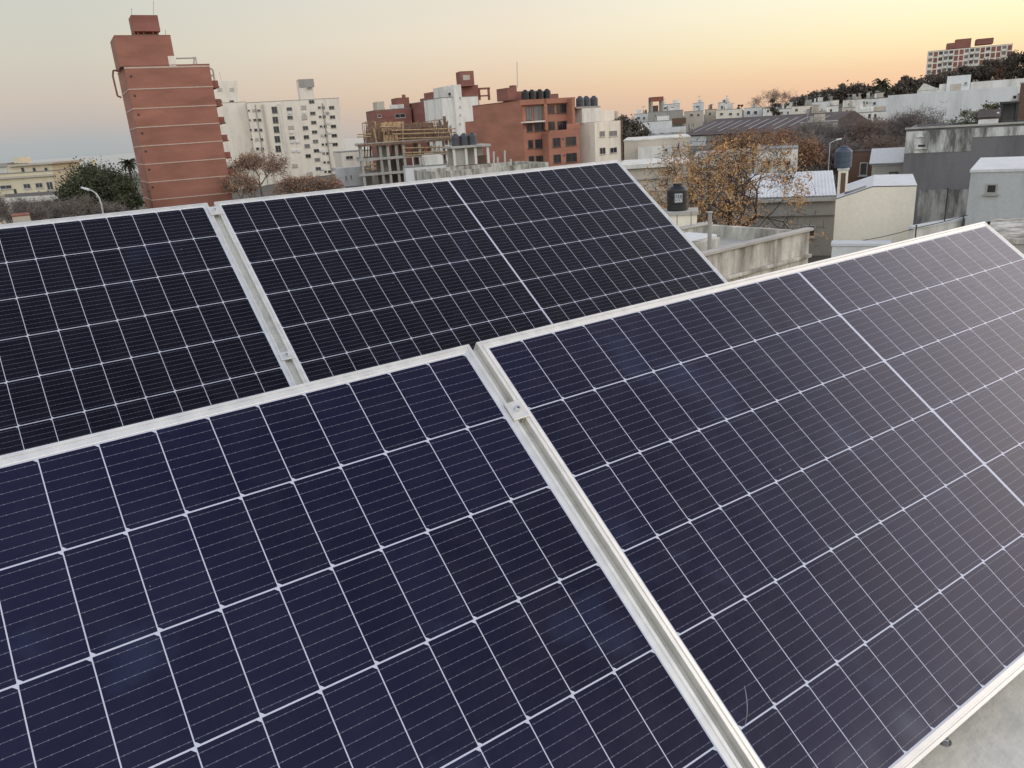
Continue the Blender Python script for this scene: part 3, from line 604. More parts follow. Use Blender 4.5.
# ------------------------------------------------------------------ building under construction
B = Bld('construction_frame', 'unfinished concrete frame building topped with raw timber formwork and guard rails', 'building site', 357, 144, 138, 455, 141, 12, 'concrete', solid=False)
G = B
for y in (143.8, 159.0, 174.2):
    z = B.hit(357, y)[2]; B.box('slab', 'concrete', -.3, B.w, 0, 12, z - .42, z)
for x in (362, 381.5, 389, 397.5, 405, 421, 436, 452):
    a = B.hit(x, 160)[0]; B.box('column', 'midgrey' if x in (381.5, 397.5) else 'concrete', a - .22, a + .22, .15, .6, 0, B.h - .43)
    B.box('column', 'concrete', a - .22, a + .22, 10.5, 11.0, 0, B.h - .43)
B.boxpx('rear_wall', 'concrete', 378, 160, 404, 190, 6, 6.3); B.boxpx('infill_wall', 'offwhite', 425, 152, 443, 166, .7, .9); B.boxpx('stair_core', 'concrete', 381, 145, 391, 200, 3, 7); B.boxpx('infill_wall', 'brick_dark', 404, 176, 436, 190, .7, .9)
B.boxpx('edge_board', 'darktimber', 357, 141.2, 456, 143.6, -.4, -.3)
rr_ = random.Random(3)
for k in range(62):                                         # props, studs and boards standing on the top slab
    x = rr_.uniform(368, 452); top = rr_.uniform(121, 128) if 382 < x < 430 else rr_.uniform(118, 136)
    dd = rr_.uniform(.5, 9); a = Vector(B.hit(x, 142.8, 'F', -dd)); c = Vector(B.hit(x + rr_.uniform(-4, 3), top, 'F', -dd)); a.z = B.h
    q = MB(); q.bar(a, c, rr_.uniform(.09, .16), None, 4); q.build('timber_prop', M['timber' if rr_.random() < .42 else 'darktimber'], B.root)
sf = MB()                                                   # one lashed scaffold of poles round the top floor
for k in range(190):
    x = rr_.uniform(364, 453); top = rr_.uniform(120, 134); dd = rr_.uniform(-.3, 9); a = Vector(B.hit(x, 142.8, 'F', -dd)); c = Vector(B.hit(x + rr_.uniform(-3, 2), top, 'F', -dd)); a.z = B.h; sf.bar(a, c, rr_.uniform(.05, .09), None, 3)
for k in range(40):
    x = rr_.uniform(362, 425); y = rr_.uniform(122, 140); dd = rr_.uniform(-.3, 9); sf.bar(Vector(B.hit(x, y, 'F', -dd)), Vector(B.hit(x + rr_.uniform(8, 26), y - rr_.uniform(-1, 3), 'F', -dd)), rr_.uniform(.05, .09), None, 3)
sf.build('scaffold', M['darktimber'], B.root)
B.boxpx('form_panel', 'darktimber', 368.5, 122.5, 376, 142, 1.0, 1.2); B.boxpx('form_panel', 'timber', 381, 122, 404, 131, 3.0, 3.2); B.boxpx('form_panel', 'darktimber', 404, 124, 416, 142, 4.2, 4.4); B.boxpx('form_panel', 'darktimber', 426, 122.5, 434, 140, 5.2, 5.4); B.boxpx('form_panel', 'darktimber', 444.5, 116, 447, 145, .4, 1.2); B.boxpx('form_panel', 'timber', 384, 135, 398, 142.5, .8, 1.0)
for (x0, x1, y) in ((357, 371, 137), (357, 371, 134.5), (392, 456, 134.2), (392, 456, 130.5), (398, 450, 138.6), (404, 450, 148.2), (404, 450, 152.8), (404, 452, 155.4), (380, 400, 127.0), (366, 376, 164.5), (366, 376, 168.5)):
    q = MB(); q.path([Vector(B.hit(x0, y, 'F', .2)), Vector(B.hit(x1, y - (x1 - x0) * .03, 'F', .2))], .1, 4); q.build('guard_rail', M['timber'], B.root)
for k in range(34):
    x = rr_.uniform(360, 452); dd = rr_.uniform(.5, 10); lv = rr_.choice([(158.6, 146.2), (173.6, 161.4)]); q = MB(); q.path([Vector(B.hit(x, lv[0], 'F', -dd)), Vector(B.hit(x + rr_.uniform(-2, 1.2), lv[1], 'F', -dd))], .075, 4); q.build('timber_prop', M['darktimber' if k % 3 else 'timber'], B.root)
for k in range(12):
    x = 405 + k * 3.9; q = MB(); q.path([Vector(B.hit(x, 158, 'F', -1.5)), Vector(B.hit(x - .6, 145.4, 'F', -1.5))], .07, 4); q.build('timber_prop', M['timber' if k % 2 else 'darktimber'], B.root)
B = Bld('grey_site_house', 'low grey white house with dark square openings, below the timber guard rails', 'house', 405, 168, 118, 447, 119, 6, 'bluewhite')
B.boxpx('upper_wall', 'offwhite', 424, 155.5, 443, 167.8, 1.0, 5)
for x0, x1 in ((407, 412.5), (414.5, 419.5), (420.8, 423.5)): B.boxpx('post', 'concrete', x1, 157, x1 + 1.3, 167.8, 1, 1.3)
B = Bld('tank_house', 'grey open sided tank room with three dark tanks before the brick block', 'tank house', 452.5, 146.5, 98, 489, 99, 6, 'concrete', solid=False)
z1 = B.hit(452, 148.8)[2]; z2 = B.hit(455, 167)[2]
B.box('roof_slab', 'concrete', -.2, B.w + .2, -.2, 6.2, z1, B.h); B.box('lower_wall', 'oldwall', 0, B.w, 0, 6, 0, z2); B.box('rear_wall', 'concrete', 0, B.w, 4, 4.3, z2, z1)
for x in (.15, B.w * .36, B.w * .62, B.w - .15): B.box('post', 'offwhite', x - .15, x + .15, .05, .35, z2, z1)
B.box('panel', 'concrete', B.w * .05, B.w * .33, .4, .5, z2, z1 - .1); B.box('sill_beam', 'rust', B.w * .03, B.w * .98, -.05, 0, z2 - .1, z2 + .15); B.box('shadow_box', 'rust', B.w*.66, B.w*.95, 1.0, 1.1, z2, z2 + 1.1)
for i, x in enumerate((458.5, 467, 475.5)):
    loc = B.world(B.hit(x, 146)[0], 1.6, B.h); tank(('leftmost', 'middle', 'rightmost')[i] + ' of the three dark tanks on the grey tank room before the brick block', loc, .52, 1.45, 'greytank')

# beige parapet wall in front of the brick block
B = Bld('beige_parapet_house', 'flat roofed house with long crumbling beige parapet, between the rear panels and the brick block', 'house', 436, 172, 70, 549, 74, 7, 'oldwall', parapet=.4)
for x, y0, y1 in ((494, 151.5, 167), (498, 157, 167), (505, 150.5, 166), (511, 159, 165)):
    q = MB(); q.path([Vector(B.hit(x, y1 + 3, 'F', -1)), Vector(B.hit(x - .3, y0, 'F', -1))], .09, 6); q.build('vent_pipe', M['winframe'], B.root)

# ------------------------------------------------------------------ brick apartment block
B = Bld('brick_apartment_block', 'five storey red brick apartment block with dark balcony windows and a blank side wall', 'apartment block', 521.8, 100.6, 124, 575, 129, 15.5, 'brick_block', parapet=.0, roof='brick_dark')
P_ = lambda x, y: (470 + x / 6.4, 80 + y / 6.4)
def bw(x0, y0, x1, y1, **k): B.win(*P_(x0, y0), *P_(x1, y1), fr='darkframe', q=.05, **k)
bw(358, 168, 396, 262, gl='shutter'); bw(405, 164, 472, 264, gl='shutter'); bw(362, 280, 400, 330); bw(412, 272, 478, 328); bw(372, 384, 404, 438); bw(416, 378, 484, 436); bw(376, 487, 411, 540); bw(421, 482, 491, 540)
bw(498, 162, 540, 212); bw(554, 155, 618, 211); bw(500, 266, 542, 322); bw(560, 262, 622, 322)
B.boxpx('pilaster', 'brick_block', *P_(478, 120), *P_(496, 320), -.5, 0); B.boxpx('pilaster', 'brick_block', *P_(655, 118), *P_(670, 290), -1.6, 0); B.boxpx('cornice', 'brick_block', *P_(322, 120), *P_(671, 152), -.5, 0)
B.boxpx('balcony_slab', 'creamgrey', *P_(352, 262), *P_(482, 271), -1.2, 0)
pr = B.boxpx('projecting_wing', 'brick_block', *P_(508, 330), *P_(704, 640), -1.8, 0)
B.boxpx('balcony_parapet', 'brick_block', *P_(508, 318), *P_(704, 330), -1.8, -1.6); B.boxpx('balcony_parapet', 'brick_block', *P_(622, 278), *P_(704, 318), -1.8, -1.6)
for r_ in ((530, 370, 579, 428), (612, 362, 679, 418), (535, 476, 582, 530), (614, 467, 684, 524)): bw(*r_, off=1.8)
for r_ in ((592, 372, 600, 384), (598, 478, 606, 488)): B.boxpx('vent', 'dark', *P_(*r_[:2]), *P_(*r_[2:]), -1.84, -1.801)
B.boxpx('penthouse', 'brick_dark', 511, 91, 541, 100.2, 4, 6.5); B.boxpx('penthouse_tower', 'brick_dark', 508, 87.5, 517, 100.2, 3.4, 6.8); B.boxpx('rooftop_store', 'brick_dark', 541, 94, 558.5, 99.8, 6, 9); B.boxpx('chimney', 'brick_dark', 512.5, 85.2, 516.5, 87.7, 5, 6)
b = MB(); b.path([Vector(B.hit(517.5, 88, 'F', -6)), Vector(B.hit(517.0, 62, 'F', -6))], .06, 5); b.build('antenna', M['metal'], B.root)
B.box('side_step', 'brick_block', 0, 5, 15.51, 18.5, 0, B.h * .82)
for i, (x, y) in enumerate(((525.5, 93.5), (532.2, 93), (540, 92), (547.3, 91.4))):
    a = B.hit(x, 99.5, 'F', -1.5); loc = B.world(a[0], 1.5, B.h + .13)
    tank(('first and leftmost', 'second from the left', 'third from the left', 'rightmost')[i] + ' of four black tanks on the red brick block', loc, .58, 1.45, 'blackplastic')

# ------------------------------------------------------------------ cream building beside it
B = Bld('cream_apartment_house', 'pale cream apartment house with three tanks, right of the red brick block', 'apartment house', 594.5, 122.2, 128, 621.8, 134, 9, 'creamgrey', parapet=.5)
B.boxpx('upper_storey', 'offwhite', 582, 108, 600, 122, 2, 7); B.boxpx('upper_storey', 'creamgrey', 600.2, 109.8, 614.5, 121, 2.5, 7); B.boxpx('chimney', 'beige', 615.5, 111, 618, 121, 4, 5)
for r_ in ((828, 325, 863, 365), (890, 325, 940, 360), (830, 432, 866, 476), (895, 432, 940, 467)): B.win(*P_(*r_[:2]), *P_(*r_[2:]), gl='shutter' if r_[0] in (890, 828) else 'glass')
B.put(4.5, B.hit(594, 135)[2], 1.8, 1.3, 'L')
B.boxpx('downpipe', 'rust', 622.0, 119.5, 622.8, 160, -.2, 0)
for i, x in enumerate((580.2, 586.5, 594)):
    a = B.hit(x, 107, 'F', -4.0); zz = B.hit(590, 108, 'F', -4)[2]
    tank(('leftmost', 'middle', 'rightmost')[i] + ' of three dark grey tanks on the cream apartment house', B.world(a[0], 4.0, zz + .12), .66, 1.75, 'greytank')
B.boxpx('tank_slab', 'midgrey', 576.5, 106.3, 600.5, 108, 2.0, 7)

# ------------------------------------------------------------------ trees and shrubs
def limbs(b, p, d, L_, r, lev, tips, R_, spread=.55, n0=3, up=.15, sides=5, keep=None):
    segs = 3; q = p.copy(); dd = d.copy()
    for i in range(segs):
        nd = (dd + Vector((R_.gauss(0, .12), R_.gauss(0, .12), R_.gauss(0, .08) + up * .3))).normalized()
        e = q + nd * (L_ / segs); r2 = r * (1 - .13); b.bar(q, e, r, r2, sides if lev > 1 else 3, cap=False); q, dd, r = e, nd, r2
        if lev <= 2: tips.append(q.copy())
    if lev == 0: return
    for k in range(n0 + (R_.random() < .5)):
        e = dd.orthogonal().normalized(); e.rotate(Matrix.Rotation(R_.uniform(0, 6.283), 3, dd))
        nd = (dd + e * R_.uniform(spread * .5, spread * 1.5) + Vector((0, 0, up))).normalized()
        limbs(b, q, nd, L_ * R_.uniform(.62, .85), r * .66, lev - 1, tips, R_, spread, n0, up, sides)
def leaves(b, pts, n, sz, jit, R_):
    for i in range(n):
        c = R_.choice(pts) + Vector((R_.gauss(0, jit), R_.gauss(0, jit), R_.gauss(0, jit)))
        a = Vector((R_.gauss(0, 1), R_.gauss(0, 1), R_.gauss(0, .8))).normalized(); e = a.orthogonal().normalized(); e.rotate(Matrix.Rotation(R_.uniform(0, 6.28), 3, a)); g = a.cross(e)
        s = sz * R_.uniform(.55, 1.3); b.quad([c - e * s, c + g * s * .55, c + e * s * .9, c - g * s * .5])
def sprays(b, pts, n, ln, wd, jit, R_):
    for i in range(n):
        c = R_.choice(pts) + Vector((R_.gauss(0, jit), R_.gauss(0, jit), R_.gauss(0, jit)))
        a = Vector((R_.gauss(0, 1), R_.gauss(0, 1), R_.gauss(.4, .8))).normalized(); e = a.orthogonal().normalized(); e.rotate(Matrix.Rotation(R_.uniform(0, 6.28), 3, a))
        s = ln * R_.uniform(.5, 1.3); b.quad([c - e * wd, c + e * wd, c + e * wd * .3 + a * s, c - e * wd * .3 + a * s])
def clusters(b, pts, nc, per, sz, jit, R_):
    for i in range(nc):
        leaves(b, [R_.choice(pts) + Vector((R_.gauss(0, jit), R_.gauss(0, jit), R_.gauss(-.1, jit)))], R_.randint(per // 2, per * 3 // 2), sz, jit * .55, R_)
def branch_tree(name, label, px, py, v, top, rad, seed, lev, bark, leaf=None, nleaf=0, lsz=.1, jit=.15, spread=.6, group=None, n0=3, r0=.16, trunkfrac=.28, cat='tree', up=.15, twig=None, base=None, nsp=0, lsp=.5, clus=0):
    R_ = random.Random(seed); bp = base or base_at(px, v, py); H = at(px, top, v).z - bp.z
    t = thing(name, label, cat, bp, 0, group); b = MB(); tips = []
    q = Vector((0, 0, -.2)); d = Vector((R_.gauss(0, .06), R_.gauss(0, .06), 1)).normalized(); tl = H * trunkfrac
    for i in range(3):
        e = q + (d + Vector((R_.gauss(0, .05), R_.gauss(0, .05), 0))) * ((tl + .2) / 3); b.bar(q, e, r0 * (1 - .08 * i), r0 * (1 - .08 * (i + 1)), 8, cap=False); q = e
    tb = MB()
    for k in range(n0 + 2):
        an = 6.283 * (k + R_.uniform(-.3, .3)) / (n0 + 2); nd = Vector((math.cos(an) * spread, math.sin(an) * spread, R_.uniform(.6, 1.1))).normalized()
        limbs(b, q, nd, H * .26, r0 * .55, lev, tips, R_, spread, n0, up)
    # fit into the wanted height and width
    zz = max(p[2] for p in b.v); rr = sorted(math.hypot(p[0], p[1]) for p in b.v)[int(len(b.v) * .97)]
    kz = (H - tl) / max(.1, zz - tl); kr = rad / max(.1, rr)
    fit = lambda p: ((p[0] * (1 + (kr - 1) * sstep(0, tl * 1.3, p[2]))), (p[1] * (1 + (kr - 1) * sstep(0, tl * 1.3, p[2]))), p[2] if p[2] < tl else tl + (p[2] - tl) * kz)
    b.v = [fit(p) for p in b.v]; tips = [Vector(fit(p)) for p in tips]
    if nsp: sprays(b, tips, nsp, lsp, .012 + .00012 * v, .25, R_)
    b.build('trunk', M[bark], t)
    if leaf:
        c = MB()
        if clus: clusters(c, tips, clus, nleaf // clus, lsz, jit, R_)
        else: leaves(c, tips, nleaf, lsz, jit, R_)
        c.build('crown', M[leaf], t)
    return t
def clump_tree(name, label, px, py, v, top, rx, bark, leaf, seed, nc=26, per=120, lsz=.35, cz=.55, group=None, flat=1.0, cat='tree', base=None, r0=.25, cx=0):
    R_ = random.Random(seed); bp = base or base_at(px, v, py); H = at(px, top, v).z - bp.z
    t = thing(name, label, cat, bp, 0, group); b = MB(); c = MB()
    zc = H * cz; rz = (H - zc)
    b.bar((0, 0, -.3), (0, 0, zc * .9), r0, r0 * .6, 8)
    for i in range(nc):
        while True:
            p = Vector((R_.uniform(-1, 1), R_.uniform(-1, 1), R_.uniform(-1, 1)))
            if .25 < p.length < 1: break
        p = p.normalized() * (p.length ** .5)
        ctr = Vector((p.x * rx * .82, p.y * rx * .82, zc + p.z * rz * .80 * (1 if p.z > 0 else flat)))
        b.bar((0, 0, zc * R_.uniform(.45, .85)), ctr, r0 * .3, r0 * .06, 4, cap=False)
        rad = rx * R_.uniform(.2, .36)
        for j in range(per):
            o_ = Vector((R_.gauss(0, .5), R_.gauss(0, .5), R_.gauss(0, .40))) * rad; q = ctr + o_
            a = (Vector((R_.gauss(0, 1), R_.gauss(0, 1), R_.gauss(.5, 1)))).normalized(); e = a.orthogonal().normalized(); e.rotate(Matrix.Rotation(R_.uniform(0, 6.28), 3, a)); g = a.cross(e); s = lsz * R_.uniform(.5, 1.3)
            c.quad([q - e * s, q + g * s * .5, q + e * s, q - g * s * .5])
    b.build('trunk', M[bark], t); c.build('crown', M[leaf], t); return t
def palm_tree(label, px, py, v, top, rad, seed, th=.25):
    R_ = random.Random(seed); bp = base_at(px, v, py); H = at(px, top, v).z - bp.z
    t = thing('palm_tree', label, 'palm tree', bp); b = MB(); hc = H - rad * .55
    b.bar((0, 0, -.2), (0, 0, hc), th * 1.2, th, 8); b.build('trunk', M['greybark'], t)
    c = MB()
    for k in range(62):
        an = R_.uniform(0, 6.283); el = R_.uniform(-.35, 1.4); L_ = rad * R_.uniform(.85, 1.1); q = Vector((0, 0, hc)); pw = .05 * rad
        for s in range(6):
            e2 = el - s * .28; nx = q + Vector((math.cos(an) * math.cos(e2), math.sin(an) * math.cos(e2), math.sin(e2))) * (L_ / 6)
            sd_ = Vector((-math.sin(an), math.cos(an), 0)); w0 = rad * .11 * (1 - abs(s - 2) / 5); w1 = rad * .11 * (1 - abs(s - 1) / 5) * (s < 5)
            dr = Vector((0, 0, -.06 * rad)); c.quad([q, q + sd_ * w0 + dr, nx + sd_ * w1 + dr, nx]); c.quad([q, nx, nx - sd_ * w1 + dr, q - sd_ * w0 + dr]); q = nx
    c.build('crown', M['palm'], t); return t

clump_tree('pine_tree', 'big dark green spreading pine between the yellow house and the red tower', 97, 190, 112, 162.5, 5.4, 'bark', 'pine', 11, 60, 300, .19, .50)
clump_tree('pine_tree', 'lower dark pine right under the palm, against the left side of the red tower', 123, 200, 108, 178, 2.4, 'bark', 'pine', 12, 22, 260, .19, .5)
palm_tree('dark palm poking out between the big pine and the red tower', 130.5, 175, 132, 158.5, 1.7, 5, .2)
for i, (px, py, v, top, rad, nm) in enumerate(((8, 210, 92, 196, 2.6, 'bare grey shrub below the yellow house at the left edge'), (30, 212, 90, 199, 2.2, 'bare grey shrub under the yellow house balcony'), (52, 212, 96, 199, 2.4, 'bare grey shrub between the yellow house and the street lamp'), (78, 212, 94, 197, 2.8, 'dry brownish shrub just left of the street lamp'), (112, 212, 90, 203, 2.2, 'dry brownish shrub just right of the street lamp'))):
    branch_tree('bare_shrub', nm, px, py, v, top, rad, 30 + i, 3, 'greytwig', 'oliveleaf' if i > 2 else None, 500, .14, .3, .9, 'bare shrubs at the left', 3, .07, .25, 'shrub', base=None, nsp=2600, lsp=.6)
branch_tree('autumn_tree', 'round leafless tree with rusty twigs in front of the white apartment slab', 262, 190, 128, 152.5, 4.9, 41, 4, 'greytwig', 'rustleaf', 3600, .15, .45, .8, None, 3, .2, .38, nsp=2500, lsp=.7)
for i, (px, top, rad) in enumerate(((240, 172, 2.6), (290, 178.5, 2.6), (312, 178, 2.8), (331, 178.5, 2.4))):
    branch_tree('autumn_shrub', ('rusty shrub squeezed between the red tower and the round leafless tree', 'rusty shrub directly right of the round leafless tree', 'rusty shrub in the middle below the white apartment slab', 'rusty shrub below the right corner of the white apartment slab')[i], px, 185, 122, top, rad, 50 + i, 3, 'greytwig', 'rustleaf', 1500, .16, .4, .9, 'rusty shrubs below the white slab', 3, .12, .3, 'shrub', nsp=1500, lsp=.6)
# the orange tree behind the neighbour's roof
branch_tree('orange_tree', 'large half bare tree with sparse dry orange leaves, right of centre behind the old parapet', 733, 235, 41, 131, 6.0, 8, 5, 'bark', 'orangeleaf', 12500, .074, .24, .9, None, 3, .30, .28, up=.0, clus=700, nsp=3000, lsp=.5)

# ------------------------------------------------------------------ the near neighbour: old parapets, black tank, post
B = Bld('old_parapet_house', 'low neighbouring house with stained old parapet and flat roof, just beyond the panel seam', 'house', 688, 259.5, 15.5, 808, 18.2, 3.0, 'oldwall', parapet=.35, roof='concrete', ext=3.5)
B.box('rear_wing', 'oldwall', .3, B.w - .4, 3.06, 9.5, 0, B.h - 2.6)
B.box('coping', 'concrete', -.06, B.w + .05, -.08, .12, B.h + .001, B.h + .07, .01); B.box('ledge', 'oldwall', -.02, B.w + .02, -.09, -.001, B.h - .62, B.h - .54, .015)
B.box('roof_beam', 'oldwall', 4.1, 5.9, 1.0, 1.25, B.h - .34, B.h + .06, .03); B.box('roof_step', 'roofwhite', 5.1, 6.7, 1.7, 2.6, B.h - .34, B.h - .02, .03); B.box('roof_step', 'oldwall', 3.85, 4.6, 1.9, 2.7, B.h - .34, B.h + .10, .03)
B.box('rear_coping', 'concrete', -.04, B.w + .04, 2.78, 3.05, B.h + .001, B.h + .06, .02)
for i in range(9): 
    q = MB(); x = 3.9 + i * .55; q.bar((x, 2.9, B.h + .05), (x, 2.9, B.h + .40), .012, None, 4); q.build('spike', M['rust'], B.root)
NB = B
B = Bld('cream_tank_pier', 'square cream masonry pier with slab top that carries the black tank', 'pier', 664, 216.0, 27, 697, None, 1.1, 'cream', roof='concrete')
zt = B.h + .12; loc = B.world(B.hit(677.5, 210, 'F', -.5)[0], .5, zt)
tk = tank('black water tank with a white label patch, on the cream pier beside the orange tree', loc, .36, .92, 'blackplastic')
fd = (Vector((CAM.x, CAM.y, 0)) - Vector((loc.x, loc.y, 0))).normalized(); a0 = math.atan2(fd.y, fd.x) + .1
lb = MB(); 
for i in range(6):
    t0, t1 = a0 - .36 + i * .12, a0 - .36 + (i + 1) * .12; r_ = .365
    lb.quad([(r_*math.cos(t0), r_*math.sin(t0), .30), (r_*math.cos(t1), r_*math.sin(t1), .30), (r_*math.cos(t1), r_*math.sin(t1), .60), (r_*math.cos(t0), r_*math.sin(t0), .60)])
lb.build('label_patch', simple('faded_label', (.42, .43, .44), .7), tk)
lm = MB()
def strip(ta, tb, z0, z1, sl=0):
    r_ = .369; lm.quad([(r_*math.cos(a0+ta), r_*math.sin(a0+ta), z0), (r_*math.cos(a0+tb), r_*math.sin(a0+tb), z0), (r_*math.cos(a0+tb+sl), r_*math.sin(a0+tb+sl), z1), (r_*math.cos(a0+ta+sl), r_*math.sin(a0+ta+sl), z1)])
strip(-.30, -.22, .46, .56, .05); strip(-.10, -.02, .44, .57, .06); strip(.08, .16, .44, .55, .05); strip(-.28, .1, .36, .40); strip(.22, .28, .40, .56, .02)
lm.build('label_mark', M['bluetank'], tk)
a, c = at(709.2, 262, 16.6), at(711.2, 213, 16.6)
t = thing('roof_post', 'slim grey pipe post standing on the old parapet before the orange tree', 'post', (a.x, a.y, a.z - .2))
b = MB(); b.bar((0, 0, 0), (0, 0, c.z - a.z + .2), .045, .042, 10); b.build('pipe', M['midgrey'], t); b = MB(); b.lathe([(.062, c.z - a.z + .2), (.062, c.z - a.z + .23)], n=12); b.build('cap', M['metal'], t)

# ------------------------------------------------------------------ grey house, cream house, their tank
B = Bld('grey_cornice_house', 'grey house with ledge, between the orange tree and the cream gable wall', 'house', 745, 200.5, 50, 836, None, 7, 'midgrey', zbase=-.4)
B.boxpx('cornice', 'concrete', 744, 199.0, 837, 202.2, -.28, 0); B.boxpx('ledge', 'midgrey', 744, 213.5, 836.5, 216.0, -.18, 0); B.win(802.5, 225.5, 815.5, 237)
GH = B
b = MB()
for i in range(26):
    x0, x1 = B.w * i / 26, B.w * (i + 1) / 26; xm = (x0 + x1) / 2
    for (xa, xb, za, zb_) in ((x0, xm, 0, .025), (xm, x1, .025, 0)): b.quad([(xa, .1, B.h + .13 + za), (xb, .1, B.h + .13 + zb_), (xb, 6.5, B.h + 1.15 + zb_), (xa, 6.5, B.h + 1.15 + za)])
b.build('corrugated_roof', M['roofwhite'], B.root)
B = Bld('cream_gable_house', 'blank cream wall of a low house with sloping white roof, right of centre', 'house', 836.5, 188.5, 40, 916.5, None, 7, 'cream', roof='roofwhite', solid=False)
H = B.h; zl = B.hit(836.5, 199.5)[2]; xk = B.hit(873, 186)[0]
b = MB(); prof = [(0, 0), (B.w, 0), (B.w, H), (xk, H + .02), (0, zl)]
n = len(prof); b.quad([(x, 0, z) for x, z in prof]); b.quad([(x, 7, z) for x, z in reversed(prof)])
for i in range(n):
    j = (i + 1) % n
    if i not in (2, 3): b.quad([(prof[j][0], 0, prof[j][1]), (prof[i][0], 0, prof[i][1]), (prof[i][0], 7, prof[i][1]), (prof[j][0], 7, prof[j][1])])
b.build('wall', M['cream'], B.root)
b = MB(); b.quad([(0, .15, zl + .03), (xk, .15, H + .05), (xk, 7.1, H + .05), (0, 7.1, zl + .03)]); b.quad([(xk, .15, H + .05), (B.w + .03, .15, H + .03), (B.w + .03, 7.1, H + .03), (xk, 7.1, H + .05)]); b.build('roof', M['roofwhite'], B.root)
sk = B.hit(855, 192, 'F', -1.0); b = MB(); kz = (H - zl) / xk
b.quad([(sk[0] - .5, .8, zl + .06 + kz * (sk[0] - .5)), (sk[0] + .5, .8, zl + .06 + kz * (sk[0] + .5)), (sk[0] + .5, 1.9, zl + .06 + kz * (sk[0] + .5)), (sk[0] - .5, 1.9, zl + .06 + kz * (sk[0] - .5))]); b.build('skylight', M['bluetank'], B.root)
B = Bld('tank_column', 'slim cream and brown column rising between grey and cream houses to hold the blue tank', 'column', 838.5, 170.5, 42, 848.5, None, .6, 'cream', roof='roofwhite')
B.boxpx('brown_face', 'rust', 840.3, 173, 845, 200, -.03, -.002)
tank('blue grey tank on the slim column above the grey cornice house', B.world(B.w * .40, .3, B.h + .12), .43, 1.1, 'bluetank')
# lean-to roof and low walls in front of the cream wall
B = Bld('white_yard_wall', 'low white yard wall between the cream gable wall and the small white house', 'wall', 914, 229, 35, 974, 37, .25, 'offwhite', roof='roofwhite', zbase=2.0)
a_, b_, c_ = at(836, 243, 37), at(914, 228.5, 35), at(968, 215, 35)
t = thing('fence_wire', 'thin dark wire strung across the cream wall towards the grey building', 'wire', (b_.x, b_.y, b_.z))
q = MB()
def sag(p0, p1, s): return [p0.lerp(p1, i / 8) - Vector((0, 0, s * 4 * (i / 8) * (1 - i / 8))) for i in range(9)]
q.path([p - b_ for p in sag(a_, b_, .12)] + [p - b_ for p in sag(b_, c_, .03)][1:], .016, 5); q.build('strand', M['dark'], t)
B = Bld('white_lean_to', 'low white lean-to roof edge at the foot of the cream gable wall', 'lean-to', 832, 246, 36, 890, None, .9, 'bluewhite', roof='roofwhite', zbase=1.0)
for px, y0, y1, v, lab in ((914.6, 226, 244, 34.8, 'thin fence post at the right corner of the cream wall'), (944, 189, 225, 36, 'tall thin dark pole in front of the mouldy grey wall'), (962, 216, 230, 34.8, 'short dark fence post left of the small white house')):
    g0 = at(px, y1, v); p1 = at(px, y0, v); t = thing('fence_post', lab, 'post', (g0.x, g0.y, g0.z - 1)); q = MB(); q.bar((0, 0, 0), (0, 0, p1.z - g0.z + 1), .03, .03, 6); q.lathe([(.045, p1.z - g0.z + 1), (.045, p1.z - g0.z + 1.04)], n=8); q.build('pole', M['dark'], t)

# ------------------------------------------------------------------ big dark grey wall and white house on the right
B = Bld('grey_wall_building', 'large dark grey rendered building with mouldy white upper band, at the right', 'building', 906.5, 129.5, 58, 1040, None, 10, 'grey', parapet=.3, roof='roofgrey')
z0 = B.hit(906, 153.5)[2]
xs_ = B.hit(972, 140)[0]
B.box('upper_band', 'stained', 0, xs_, -.03, -.002, z0, B.h - .15); B.box('coping', 'concrete', -.1, B.w + .1, -.12, .2, B.h + .001, B.h + .12); B.box('top_band', 'stained', xs_, B.w * .93, -.028, -.002, B.h - .75, B.h - .15)
zl2 = B.hit(920, 190)[2]; B.box('lower_band', 'mould', B.hit(918, 200)[0], B.w, -.03, -.002, 0, zl2)
B.win(917.5, 144.0, 926, 147.6, off=.03, fr='stained', mull=False); B.win(918.5, 131.5, 922, 136, off=.03, fr='white', gl='labelwhite', mull=False)
B.boxpx('patch', 'stained', 969, 181, 976, 190, -.045, -.031)
DG = B
B = Bld('small_white_house', 'plain greyish white house with one small square window, at the right edge', 'house', 971, 172.5, 36, 1085, None, 8, 'smallwhite', roof='roofwhite', zbase=-.4)
B.win(985.8, 183, 997.2, 194.4, fr='midgrey'); B.win(986, 222, 995.5, 227.5, fr='dark', mull=False)
B = Bld('concrete_lean_to', 'low grey concrete shed roof below the small white house beside the panel corner', 'shed', 985, 243, 20, 1075, None, 4, 'concrete', roof='oldwall')
B = Bld('tin_roof_shed', 'small grey shed with pale sheet metal roof, left of the dark grey wall', 'shed', 872, 166, 60, 906, None, 5, 'midgrey', roof='tin')
q = MB(); q.box(-.2, B.w + .2, 0, 5.2, 0, .07, tf=Matrix.Translation((0, -.3, B.h + .14)) @ Matrix.Rotation(R(9), 4, 'X')); q.build('roof_sheet', M['tin'], B.root); B.win(889, 172, 897, 190, fr='dark', gl='shutter', mull=False)
B = Bld('dark_brick_yard_wall', 'dark reddish wall with a white window frame beneath brown trees, right of the blue tank', 'wall', 847, 152.5, 66, 906, None, .4, 'rust', roof='darkroof')
B.win(859.5, 162, 867.5, 176, gl='glass')

